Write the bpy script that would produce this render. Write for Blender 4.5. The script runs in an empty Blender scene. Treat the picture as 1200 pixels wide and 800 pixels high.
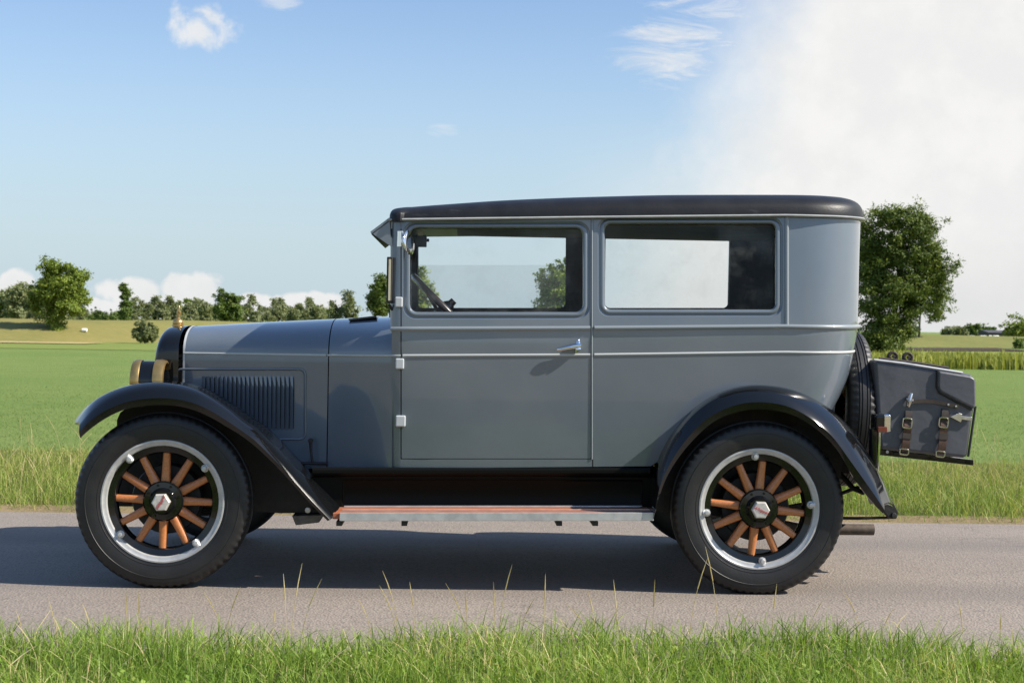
import bpy, math, random
import numpy as np
from mathutils import Vector, Matrix
R = math.radians
random.seed(7); rng = np.random.default_rng(11)
S = bpy.context.scene
COL = S.collection

# ------------------------------------------------------------------ camera
F_PX, DIST, EYE = 1732.0, 6.3, 1.1447
YAW, PITCH, ROLL = R(2.0), math.atan(20/1732.0), R(0.9764)
_z = Vector((0, 0, 1)); _f0 = Vector((math.sin(YAW), math.cos(YAW), 0)); _r0 = Vector((math.cos(YAW), -math.sin(YAW), 0))
C_F = _f0*math.cos(PITCH) - _z*math.sin(PITCH); _u0 = _z*math.cos(PITCH) + _f0*math.sin(PITCH)
C_R = _r0*math.cos(ROLL) + _u0*math.sin(ROLL); C_U = _u0*math.cos(ROLL) - _r0*math.sin(ROLL)
C_P = Vector((0, -DIST, EYE))
cd = bpy.data.cameras.new('camera'); cam = bpy.data.objects.new('camera', cd); COL.objects.link(cam)
cd.sensor_width = 36; cd.lens = F_PX/1200*36; cd.clip_start = 0.05; cd.clip_end = 9000
m = Matrix((C_R, C_U, -C_F)).transposed().to_4x4(); m.translation = C_P
cam.matrix_world = m
cd.dof.use_dof = True; cd.dof.focus_distance = 6.4; cd.dof.aperture_fstop = 9.0
S.camera = cam

def ray(px, py): return C_F + C_R*((px-600)/F_PX) - C_U*((py-400)/F_PX)
def P(px, py, Y):
    d = ray(px, py); return C_P + d*((Y-C_P.y)/d.y)
def G(px, py, z=0.0):
    d = ray(px, py); return C_P + d*((z-C_P.z)/d.z)
def PR(p):
    d = Vector(p)-C_P; k = d.dot(C_F)
    return 600+F_PX*d.dot(C_R)/k, 400-F_PX*d.dot(C_U)/k
def azel(px, py):
    d = ray(px, py).normalized(); return math.degrees(math.atan2(d.x, d.y)), math.degrees(math.asin(d.z))

# ------------------------------------------------------------------ light
SUN_DIR = Vector((1.17, -0.30, 1.0)).normalized()       # towards the sun
sun_el = math.asin(SUN_DIR.z); sun_az = math.atan2(SUN_DIR.x, SUN_DIR.y)
sd = bpy.data.lights.new('sun', 'SUN'); sun = bpy.data.objects.new('sun', sd); COL.objects.link(sun)
sd.energy = 4.0; sd.angle = R(0.53); sd.color = (1.0, 0.93, 0.82)
sun.rotation_euler = SUN_DIR.to_track_quat('Z', 'Y').to_euler(); sun.location = (20, -5, 20)
S.view_settings.view_transform = 'Standard'; S.view_settings.look = 'None'
S.view_settings.exposure = 1.12; S.view_settings.gamma = 1.0; S.view_settings.use_curve_mapping = False

# ------------------------------------------------------------------ node helpers
class NT:
    def __init__(s, nt): s.t = nt; s.n = nt.nodes; s.l = nt.links
    def new(s, typ, **kw):
        n = s.n.new(typ)
        for k, v in kw.items(): setattr(n, k, v)
        return n
    def put(s, sock, v):
        if v is None: return
        if hasattr(v, 'is_output'): s.l.new(v, sock)
        else: sock.default_value = v
    def math(s, op, a, b=None, c=None, clamp=False):
        n = s.new('ShaderNodeMath', operation=op, use_clamp=clamp)
        s.put(n.inputs[0], a); s.put(n.inputs[1], b); s.put(n.inputs[2], c); return n.outputs[0]
    def mixc(s, f, a, b, blend='MIX'):
        n = s.new('ShaderNodeMix', data_type='RGBA', blend_type=blend)
        s.put(n.inputs['Factor'], f); s.put(n.inputs[6], a); s.put(n.inputs[7], b); return n.outputs[2]
    def noise(s, vec, scale, detail=4, rough=.55, dist=0):
        n = s.new('ShaderNodeTexNoise'); s.put(n.inputs['Vector'], vec)
        n.inputs['Scale'].default_value = scale; n.inputs['Detail'].default_value = detail
        n.inputs['Roughness'].default_value = rough; n.inputs['Distortion'].default_value = dist; return n.outputs['Fac']
    def ss(s, x, lo, hi, a=0., b=1.):
        n = s.new('ShaderNodeMapRange', interpolation_type='SMOOTHSTEP')
        s.put(n.inputs[0], x); s.put(n.inputs[1], lo); s.put(n.inputs[2], hi); s.put(n.inputs[3], a); s.put(n.inputs[4], b); return n.outputs[0]
    def scalev(s, vec, sc):
        n = s.new('ShaderNodeMapping'); s.put(n.inputs[0], vec); n.inputs['Scale'].default_value = sc; return n.outputs[0]
def c4(c): return (c[0], c[1], c[2], 1.0)

# ------------------------------------------------------------------ world: sky with clouds by direction
W = bpy.data.worlds.new('World'); S.world = W; W.use_nodes = True
w = NT(W.node_tree); w.n.clear()
SKY_STR = 0.096
sky = w.new('ShaderNodeTexSky', sky_type='NISHITA', sun_disc=False, sun_elevation=sun_el, sun_rotation=sun_az,
            altitude=0, air_density=1.0, dust_density=0.3, ozone_density=3.5)
tc = w.new('ShaderNodeTexCoord'); sep = w.new('ShaderNodeSeparateXYZ'); w.l.new(tc.outputs['Generated'], sep.inputs[0])
az = w.math('MULTIPLY', w.math('ARCTAN2', sep.outputs[0], sep.outputs[1]), 57.2958)
el = w.math('MULTIPLY', w.math('ARCSINE', sep.outputs[2]), 57.2958)
cv = w.new('ShaderNodeCombineXYZ'); w.l.new(az, cv.inputs[0]); w.l.new(el, cv.inputs[1])
n_big = w.noise(cv.outputs[0], 0.16, 6, .6, .3)
n_puff = w.noise(cv.outputs[0], 0.75, 7, .55, .2)
n_wisp = w.noise(w.scalev(cv.outputs[0], (.35, 1.3, 1)), 0.7, 8, .68, 1.2)
def blob(px, py, rx, ry, noise, amp, lo, hi, gain=1.0):
    a0, e0 = azel(px, py); rx /= 30.2; ry /= 30.2
    dx = w.math('DIVIDE', w.math('SUBTRACT', az, a0), rx); dy = w.math('DIVIDE', w.math('SUBTRACT', el, e0), ry)
    d2 = w.math('ADD', w.math('MULTIPLY', dx, dx), w.math('MULTIPLY', dy, dy))
    v = w.math('ADD', w.math('SUBTRACT', 1.0, d2), w.math('MULTIPLY', w.math('SUBTRACT', noise, .5), amp))
    r = w.ss(v, lo, hi)
    return w.math('MULTIPLY', r, gain) if gain != 1.0 else r
masks = []
# great pale cloud filling the right of the sky
edge = w.math('ADD', w.math('SUBTRACT', az, azel(842, 100)[0]), w.math('MULTIPLY', w.math('SUBTRACT', n_big, .5), 5.5))
edge = w.math('SUBTRACT', edge, w.math('MULTIPLY', w.math('SUBTRACT', el, azel(842, 100)[1]), .45))
edge = w.math('ADD', edge, w.math('MULTIPLY', w.math('SUBTRACT', n_puff, .5), 2.5))
big = w.math('MULTIPLY', w.ss(edge, -3.2, 4.0), w.ss(az, 70., 50.)); big = w.math('MULTIPLY', big, w.ss(el, 28., 18.))
veil = w.math('MULTIPLY', w.ss(az, 2.0, 12.0), w.ss(el, 9.0, 3.0)); masks += [big, w.math('MULTIPLY', veil, .75)]
masks.append(blob(800, 58, 110, 60, n_wisp, 3.8, .35, 1.7, .85))
masks.append(blob(850, 20, 120, 45, n_wisp, 3.4, .3, 1.6, .8))
masks.append(blob(870, 150, 110, 90, n_wisp, 3.0, .3, 1.8, .7))
masks.append(blob(236, 30, 52, 36, n_puff, 3.0, .35, 1.1, .85))
masks.append(blob(330, 2, 40, 14, n_wisp, 3.0, .4, 1.3, .5))
masks.append(blob(518, 154, 32, 12, n_wisp, 3.4, .6, 1.5, .45))
for (bx, by, rx, ry) in ((150, 343, 40, 22), (226, 340, 40, 26), (20, 343, 34, 28), (300, 360, 60, 18), (365, 358, 52, 18), (95, 360, 90, 14), (200, 366, 130, 20)):
    masks.append(blob(bx, by, rx, ry, n_puff, 2.2, .1, .55, .92))
tot = masks[0]
for k in masks[1:]: tot = w.math('MAXIMUM', tot, k)
# fair-weather cloud added over the unseen dome behind the camera, to vary reflections
n_dome = w.noise(tc.outputs['Generated'], 2.6, 7, .6, .3)
dome = w.math('MULTIPLY', w.ss(n_dome, .53, .68), w.ss(sep.outputs[1], .15, -.25)); dome = w.math('MULTIPLY', dome, w.ss(el, 34., 18.)); tot = w.math('MAXIMUM', tot, w.math('MULTIPLY', dome, .7))
haze_w = w.ss(el, 14.0, -1.0, .0, .95)
skyc = w.mixc(haze_w, w.mixc(w.ss(el, 42., 15.), sky.outputs[0], c4((.80, .77, .78)), 'MULTIPLY'), c4((2.5, 3.12, 3.52)))
shade = w.ss(w.noise(cv.outputs[0], .35, 5, .6), .35, .65)
ccol = w.mixc(shade, c4((4.08, 4.1, 4.08)), c4((4.42, 4.39, 4.32)))
low = w.ss(el, 4.5, 1.0); ccol = w.mixc(w.math('MULTIPLY', low, w.ss(az, -4., 8., .2, .65)), ccol, c4((3.45, 3.5, 3.5)))
skyc = w.mixc(tot, skyc, ccol)
bg = w.new('ShaderNodeBackground'); bg.inputs[1].default_value = SKY_STR; w.l.new(skyc, bg.inputs[0])
wo = w.new('ShaderNodeOutputWorld'); w.l.new(bg.outputs[0], wo.inputs[0])

# ------------------------------------------------------------------ materials
def material(name, col, rough=.5, metal=0., coat=0., spec=.5, var=None, vscale=6., bump=0., bscale=40., coord='Object', coat_rough=.04, rvar=0.):
    M = bpy.data.materials.new(name); M.use_nodes = True; t = NT(M.node_tree)
    b = t.n['Principled BSDF']; b.inputs['Base Color'].default_value = c4(col)
    b.inputs['Roughness'].default_value = rough; b.inputs['Metallic'].default_value = metal
    b.inputs['Coat Weight'].default_value = coat; b.inputs['Coat Roughness'].default_value = coat_rough
    b.inputs['Specular IOR Level'].default_value = spec
    tcn = t.new('ShaderNodeTexCoord')
    if var is not None:
        f = t.ss(t.noise(tcn.outputs[coord], vscale, 5, .6), .3, .7)
        t.l.new(t.mixc(f, c4(col), c4(var)), b.inputs['Base Color'])
    if rvar:
        f = t.noise(tcn.outputs[coord], vscale*1.7, 5, .65)
        t.l.new(t.ss(f, .3, .75, max(.02, rough-rvar), rough+rvar), b.inputs['Roughness'])
    if bump:
        bn = t.new('ShaderNodeBump'); bn.inputs['Strength'].default_value = 1.0; bn.inputs['Distance'].default_value = bump
        t.l.new(t.noise(tcn.outputs[coord], bscale, 3, .5), bn.inputs['Height']); t.l.new(bn.outputs[0], b.inputs['Normal'])
    return M
M = {}
M['paint'] = material('blue_grey_paint', (.097, .121, .147), .34, coat=1., var=(.118, .139, .162), vscale=1.7, bump=.0030, bscale=2.4, coat_rough=.05, rvar=.06)
M['paint'].node_tree.nodes['Principled BSDF'].inputs['Coat IOR'].default_value = 1.65
M['belt'] = material('moulding_lit_paint', (.20, .225, .24), .35, coat=.6)  # body paint made lighter, with the moulding's highlight in its colour
M['line'] = material('pale_coachline', (.44, .45, .44), .4, coat=.3)
M['drip'] = material('drip_rail_lit_paint', (.33, .335, .325), .45, coat=.2, var=(.26, .265, .26), vscale=14)  # lighter grey, so the rail's lit highlight sits in its colour
M['black'] = material('black_enamel', (.0045, .005, .0055), .07, spec=.55, bump=.0006, bscale=4)
M['apron'] = material('apron_black', (.0055, .006, .0055), .3, spec=.08, bump=.001, bscale=5)
M['matblack'] = material('chassis_black', (.008, .008, .008), .6, var=(.02, .018, .015), vscale=9, bump=.002, bscale=60)
M['rubber'] = material('tyre_rubber', (.0075, .0075, .008), .5, var=(.013, .0125, .012), vscale=14, bump=.0006, bscale=120)
M['roof'] = material('black_leatherette', (.008, .0085, .010), .45, var=(.013, .0135, .015), vscale=11, bump=.0008, bscale=160, spec=.3)
t_ = NT(M['roof'].node_tree); pb_ = t_.n['Principled BSDF']; tc_ = t_.new('ShaderNodeTexCoord')
sc_ = t_.math('MULTIPLY', t_.ss(t_.noise(t_.scalev(tc_.outputs['Object'], (.5, 1, 3)), 9, 8, .75), .60, .74), .6)
t_.l.new(t_.mixc(sc_, pb_.inputs['Base Color'].links[0].from_socket, c4((.075, .075, .08))), pb_.inputs['Base Color'])
M['wood'] = None
M['silver'] = material('rim_silver_paint', (.47, .47, .455), .36, metal=.3, var=(.38, .38, .37), vscale=25)
M['alu'] = material('aluminium_trim', (.55, .55, .54), .38, metal=.5, var=(.42, .42, .42), vscale=20)
M['chrome'] = material('chrome', (.78, .78, .77), .08, metal=1.)
M['nickel'] = material('worn_nickel', (.68, .66, .62), .24, metal=1., var=(.55, .52, .46), vscale=60)
M['cap'] = material('hub_cap_metal', (.58, .555, .51), .38, metal=.25, var=(.46, .43, .39), vscale=60)
M['gold'] = material('brass', (.52, .35, .13), .33, metal=.85, var=(.42, .28, .11), vscale=30)
M['hinge'] = material('hinge_grey', (.40, .42, .43), .4, coat=.3)
M['board'] = material('running_board_red', (.36, .125, .055), .6, var=(.28, .09, .04), vscale=14, bump=.001, bscale=60)
M['cloth'] = material('dark_trim_cloth', (.030, .024, .019), .95, var=(.060, .046, .034), vscale=8, bump=.001, bscale=30)
M['seat'] = material('seat_leather', (.03, .02, .015), .6, var=(.045, .03, .022), vscale=10)
M['trunk'] = material('trunk_leathercloth', (.056, .059, .070), .42, var=(.074, .077, .088), vscale=6, bump=.004, bscale=9, rvar=.08)
M['trunkedge'] = material('trunk_binding', (.012, .012, .013), .5)
M['leather'] = material('brown_strap_leather', (.085, .04, .02), .6, var=(.05, .024, .014), vscale=50, bump=.0006, bscale=200)
M['darkleather'] = material('dark_strap_leather', (.02, .013, .009), .55, var=(.035, .022, .014), vscale=50)
M['redlens'] = material('red_lens', (.14, .03, .018), .15, coat=.5)
M['ivory'] = material('ivory_edge', (.5, .46, .34), .5)
M['redink'] = material('red_lettering', (.45, .03, .03), .5)
M['wheelwood'] = material('dark_steering_wood', (.028, .016, .010), .3, coat=.5)
M['exhaust'] = material('rusty_exhaust', (.11, .085, .065), .7, metal=.2, var=(.06, .045, .035), vscale=30)
M['pan'] = material('grey_pan_metal', (.16, .155, .14), .6, var=(.09, .085, .075), vscale=30)
def wood_mat():
    Mm = bpy.data.materials.new('varnished_oak'); Mm.use_nodes = True; t = NT(Mm.node_tree); b = t.n['Principled BSDF']
    tcn = t.new('ShaderNodeTexCoord'); oi = t.new('ShaderNodeObjectInfo')
    f = t.noise(t.scalev(tcn.outputs['Object'], (30, 30, 30)), 3.0, 6, .65, 2.0)
    c = t.mixc(t.ss(f, .3, .7), c4((.36, .115, .030)), c4((.56, .215, .066)))
    c = t.mixc(t.math('MULTIPLY', oi.outputs['Random'], .45), c, c4((.30, .10, .03)))
    t.l.new(c, b.inputs['Base Color']); b.inputs['Roughness'].default_value = .4; b.inputs['Coat Weight'].default_value = .45
    return Mm
M['wood'] = wood_mat()
def glass_mat(name, tint=(.975, .982, .98)):
    Mm = bpy.data.materials.new(name); Mm.use_nodes = True; t = NT(Mm.node_tree); t.n.remove(t.n['Principled BSDF'])
    tr = t.new('ShaderNodeBsdfTransparent'); tr.inputs[0].default_value = c4(tint); dd = t.new('ShaderNodeBsdfDiffuse'); dd.inputs[0].default_value = (.7, .7, .66, 1)
    gl = t.new('ShaderNodeBsdfGlossy'); gl.inputs['Roughness'].default_value = .02
    fr = t.new('ShaderNodeFresnel'); fr.inputs[0].default_value = 1.5
    mx = t.new('ShaderNodeMixShader'); t.l.new(t.math('MULTIPLY', fr.outputs[0], .22), mx.inputs[0])
    tcg = t.new('ShaderNodeTexCoord'); md = t.new('ShaderNodeMixShader'); t.l.new(t.math('MULTIPLY', t.ss(t.noise(tcg.outputs['Object'], 5, 6, .7), .42, .75), .05), md.inputs[0])
    t.l.new(tr.outputs[0], md.inputs[1]); t.l.new(dd.outputs[0], md.inputs[2])
    t.l.new(md.outputs[0], mx.inputs[1]); t.l.new(gl.outputs[0], mx.inputs[2]); t.l.new(mx.outputs[0], t.n['Material Output'].inputs[0])
    return Mm
M['glass'] = glass_mat('window_glass')

def pale_reflection_glass():  # white diffuse and translucent mix paints in the pale window reflections
    Mm = glass_mat('pale_reflection_glass'); t = NT(Mm.node_tree); out = t.n['Material Output']; old = out.inputs[0].links[0].from_socket
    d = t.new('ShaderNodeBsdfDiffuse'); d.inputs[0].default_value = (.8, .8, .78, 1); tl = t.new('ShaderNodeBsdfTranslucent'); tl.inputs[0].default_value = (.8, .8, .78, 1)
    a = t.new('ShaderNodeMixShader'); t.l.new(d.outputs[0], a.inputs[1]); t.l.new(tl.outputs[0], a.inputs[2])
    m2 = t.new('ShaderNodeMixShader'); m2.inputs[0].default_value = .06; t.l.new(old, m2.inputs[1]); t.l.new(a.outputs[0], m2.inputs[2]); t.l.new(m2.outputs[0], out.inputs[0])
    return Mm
M['pale_pane'] = pale_reflection_glass()
def foliage_mat(name, stops, trans=.35, rough=.6):
    Mm = bpy.data.materials.new(name); Mm.use_nodes = True; t = NT(Mm.node_tree); t.n.remove(t.n['Principled BSDF'])
    at = t.new('ShaderNodeAttribute', attribute_name='tint'); rp = t.new('ShaderNodeValToRGB')
    cr = rp.color_ramp
    while len(cr.elements) < len(stops): cr.elements.new(.5)
    for e_, (p_, c_) in zip(cr.elements, stops): e_.position = p_; e_.color = c4(c_)
    t.l.new(at.outputs['Fac'], rp.inputs[0])
    d = t.new('ShaderNodeBsdfPrincipled'); t.l.new(rp.outputs[0], d.inputs['Base Color']); d.inputs['Roughness'].default_value = rough; d.inputs['Specular IOR Level'].default_value = .25
    tl = t.new('ShaderNodeBsdfTranslucent'); t.l.new(t.mixc(1.0, rp.outputs[0], c4((1.0, 1.0, .55)), 'MULTIPLY'), tl.inputs[0])
    mx = t.new('ShaderNodeMixShader'); mx.inputs[0].default_value = trans
    t.l.new(d.outputs[0], mx.inputs[1]); t.l.new(tl.outputs[0], mx.inputs[2]); t.l.new(mx.outputs[0], t.n['Material Output'].inputs[0])
    return Mm
def ground_mat(name, cols, scales=(.25, 2.5, 30), bump=.03, bscale=8., stretch=(1, 1, 1)):
    Mm = bpy.data.materials.new(name); Mm.use_nodes = True; t = NT(Mm.node_tree); b = t.n['Principled BSDF']
    tcn = t.new('ShaderNodeTexCoord'); v = t.scalev(tcn.outputs['Object'], stretch)
    c = t.mixc(t.ss(t.noise(v, scales[0], 5, .6), .35, .65), c4(cols[0]), c4(cols[1]))
    c = t.mixc(t.math('MULTIPLY', t.ss(t.noise(v, scales[1], 6, .7), .4, .7), .7), c, c4(cols[2]))
    c = t.mixc(t.math('MULTIPLY', t.ss(t.noise(v, scales[2], 4, .7), .45, .75), .6), c, c4(cols[3]))
    t.l.new(c, b.inputs['Base Color']); b.inputs['Roughness'].default_value = .9; b.inputs['Specular IOR Level'].default_value = .1
    bn = t.new('ShaderNodeBump'); bn.inputs['Distance'].default_value = bump; t.l.new(t.noise(v, bscale, 6, .7), bn.inputs['Height']); t.l.new(bn.outputs[0], b.inputs['Normal'])
    return Mm
M['g_verge'] = ground_mat('verge_earth_grass', ((.07, .085, .025), (.10, .10, .035), (.05, .07, .018), (.13, .11, .05)), (.8, 6, 50))
M['g_field'] = ground_mat('green_field', ((.168, .224, .062), (.136, .20, .05), (.116, .178, .042), (.2, .25, .08)), (.10, 1.1, 9), .09, 7)
M['g_strip'] = ground_mat('yellow_green_meadow', ((.16, .21, .045), (.19, .21, .055), (.14, .19, .045), (.22, .22, .08)), (.05, .4, 4))
M['g_dike'] = ground_mat('dry_grass_dike', ((.215, .18, .06), (.18, .172, .055), (.145, .152, .048), (.26, .21, .085)), (.06, .35, 3), stretch=(.5, 1, 1))
M['g_dike_olive'] = ground_mat('olive_grass_bank', ((.19, .175, .06), (.15, .165, .05), (.12, .14, .042), (.25, .2, .08)), (.05, .3, 3), stretch=(.5, 1, 1))
M['g_far'] = ground_mat('far_meadow', ((.13, .17, .05), (.17, .18, .06), (.11, .15, .04), (.18, .18, .07)), (.02, .1, 1))
M['g_path'] = ground_mat('pale_dry_path', ((.42, .34, .17), (.36, .29, .13), (.30, .26, .1), (.46, .38, .2)), (.2, 1, 6))
M['g_sand'] = ground_mat('sandy_road_edge', ((.24, .18, .10), (.20, .15, .08), (.13, .12, .05), (.3, .24, .14)), (2, 9, 60), .01, 40)
M['g_reflection'] = ground_mat('added_reflection_field', ((.20, .17, .10), (.23, .19, .11), (.16, .15, .08), (.27, .22, .13)), (.1, .8, 6))
M['g_soil'] = ground_mat('dark_soil', ((.05, .035, .03), (.07, .05, .04), (.04, .03, .02), (.11, .08, .05)), (.2, 1, 6))
M['g_ditch'] = ground_mat('ditch_grass', ((.135, .185, .042), (.15, .19, .045), (.12, .165, .038), (.16, .2, .05)), (.2, 1, 6))
def asphalt():
    Mm = bpy.data.materials.new('aged_asphalt'); Mm.use_nodes = True; t = NT(Mm.node_tree); b = t.n['Principled BSDF']
    tcn = t.new('ShaderNodeTexCoord'); v = tcn.outputs['Object']
    c = t.mixc(t.ss(t.noise(v, .7, 5, .6), .3, .7), c4((.216, .182, .153)), c4((.25, .211, .178)))
    c = t.mixc(t.math('MULTIPLY', t.ss(t.noise(t.scalev(v, (.25, 2.2, 1)), 1.4, 5, .65), .4, .75), .5), c, c4((.186, .16, .137)))
    vo = t.new('ShaderNodeTexVoronoi'); vo.inputs['Scale'].default_value = 95; t.l.new(v, vo.inputs['Vector'])
    sp = t.new('ShaderNodeSeparateColor'); t.l.new(vo.outputs['Color'], sp.inputs[0])
    c = t.mixc(t.math('MULTIPLY', t.ss(sp.outputs[0], .6, 1.), .32), c, c4((.27, .245, .215)))
    c = t.mixc(t.math('MULTIPLY', t.ss(sp.outputs[1], .6, 1.), .38), c, c4((.075, .07, .066)))
    c = t.mixc(t.math('MULTIPLY', t.ss(t.noise(v, 26, 5, .8), .56, .74), .45), c, c4((.09, .083, .076)))
    t.l.new(c, b.inputs['Base Color']); b.inputs['Roughness'].default_value = .8; b.inputs['Specular IOR Level'].default_value = .25
    sx = t.new('ShaderNodeSeparateXYZ'); t.l.new(v, sx.inputs[0])
    wob = t.math('ADD', sx.outputs[1], t.math('MULTIPLY', t.noise(t.scalev(v, (.3, .3, .3)), 1., 3), .5))
    tr = t.math('ADD', t.ss(t.math('ABSOLUTE', t.math('SUBTRACT', wob, .35)), .0, .35, .55, 0.), t.ss(t.math('ABSOLUTE', t.math('SUBTRACT', wob, 1.75)), .0, .35, .55, 0.))
    c = t.mixc(tr, c, c4((.150, .131, .117)))
    ck = t.new('ShaderNodeTexVoronoi', feature='DISTANCE_TO_EDGE'); ck.inputs['Scale'].default_value = .9
    dv = t.new('ShaderNodeVectorMath', operation='ADD'); nn = t.new('ShaderNodeTexNoise'); nn.inputs['Scale'].default_value = 2.2; nn.inputs['Detail'].default_value = 6
    t.l.new(v, nn.inputs['Vector']); t.l.new(v, dv.inputs[0]); t.l.new(nn.outputs['Color'], dv.inputs[1]); t.l.new(dv.outputs[0], ck.inputs['Vector'])
    crk = t.math('MULTIPLY', t.ss(ck.outputs['Distance'], .012, .002), t.ss(t.noise(v, .8, 2), .52, .62))
    c = t.mixc(t.math('MULTIPLY', crk, .25), c, c4((.05, .046, .042))); t.l.new(c, b.inputs['Base Color'])
    bn = t.new('ShaderNodeBump'); bn.inputs['Distance'].default_value = .003; t.l.new(vo.outputs['Distance'], bn.inputs['Height']); t.l.new(bn.outputs[0], b.inputs['Normal'])
    return Mm
M['asphalt'] = asphalt()
M['bark'] = material('bark', (.07, .055, .04), .9, var=(.04, .032, .025), vscale=4, bump=.03, bscale=14)
LEAF_A = foliage_mat('leaves_bright', ((0, (0.094, 0.138, 0.023)), (0.5, (0.196, 0.261, 0.043)), (1, (0.312, 0.37, 0.065))))
LEAF_B = foliage_mat('leaves_dark', ((0, (0.07, 0.109, 0.028)), (0.5, (0.129, 0.185, 0.042)), (1, (0.21, 0.259, 0.063))))
LEAF_G = foliage_mat('leaves_great_tree', ((0, (.058, .088, .021)), (.5, (.112, .155, .032)), (1, (.225, .265, .052))), .3)
LEAF_C = foliage_mat('leaves_willow', ((0, (0.136, 0.16, 0.08)), (0.5, (0.192, 0.224, 0.096)), (1, (0.272, 0.288, 0.128))))
LEAF_D = foliage_mat('leaves_far_hazed', ((0, (.14, .165, .09)), (.5, (.215, .245, .115)), (1, (.29, .305, .14))))  # distance haze is put into these paler leaf colours
GRASS_N = foliage_mat('verge_grass', ((0, (.125, .22, .03)), (.5, (.245, .36, .06)), (.76, (.37, .44, .11)), (1, (.66, .57, .30))), .45, .5)
GRASS_F = foliage_mat('far_verge_grass', ((0, (.15, .24, .036)), (.45, (.24, .32, .06)), (.72, (.36, .36, .11)), (1, (.54, .46, .22))), .4, .55)
GRASS_M = foliage_mat('field_grass', ((0, (.14, .215, .05)), (.6, (.20, .285, .078)), (1, (.27, .335, .105))), .4, .55)
STRAW = foliage_mat('dry_straw', ((0, (.56, .45, .24)), (1, (.76, .66, .42))), .3, .6)
REED = foliage_mat('yellow_reed', ((0, (.15, .17, .035)), (.5, (.27, .30, .06)), (1, (.42, .40, .12))), .4, .6)

# ------------------------------------------------------------------ mesh helpers
def lerp(a, b, t): return a+(b-a)*t
def interp(x, tab):
    xs = [p[0] for p in tab]; ys = [p[1] for p in tab]
    return float(np.interp(x, xs, ys))
def smooth_tab(tab):                                  # monotone cubic through a table
    xs = np.array([p[0] for p in tab], float); ys = np.array([p[1] for p in tab], float)
    h = np.diff(xs); d = np.diff(ys)/h; mm = np.zeros(len(xs)); mm[0], mm[-1] = d[0], d[-1]
    for i in range(1, len(xs)-1):
        mm[i] = 0 if d[i-1]*d[i] <= 0 else 2*d[i-1]*d[i]/(d[i-1]+d[i])
    def fn(x):
        x = min(max(x, xs[0]), xs[-1]); i = min(int(np.searchsorted(xs, x, 'right'))-1, len(h)-1); i = max(i, 0)
        t = (x-xs[i])/h[i]; t2, t3 = t*t, t*t*t
        return float((2*t3-3*t2+1)*ys[i]+(t3-2*t2+t)*h[i]*mm[i]+(-2*t3+3*t2)*ys[i+1]+(t3-t2)*h[i]*mm[i+1])
    return fn
def catmull(pts, n):
    pts = [np.array(p, float) for p in pts]; out = []
    for i in range(len(pts)-1):
        p0 = pts[max(i-1, 0)]; p1 = pts[i]; p2 = pts[i+1]; p3 = pts[min(i+2, len(pts)-1)]
        for k in range(n):
            t = k/n; out.append(.5*((2*p1)+(-p0+p2)*t+(2*p0-5*p1+4*p2-p3)*t*t+(-p0+3*p1-3*p2+p3)*t**3))
    out.append(pts[-1]); return out
def world_loc(o):
    v = Vector((0, 0, 0))
    while o: v += o.location; o = o.parent
    return v
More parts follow.
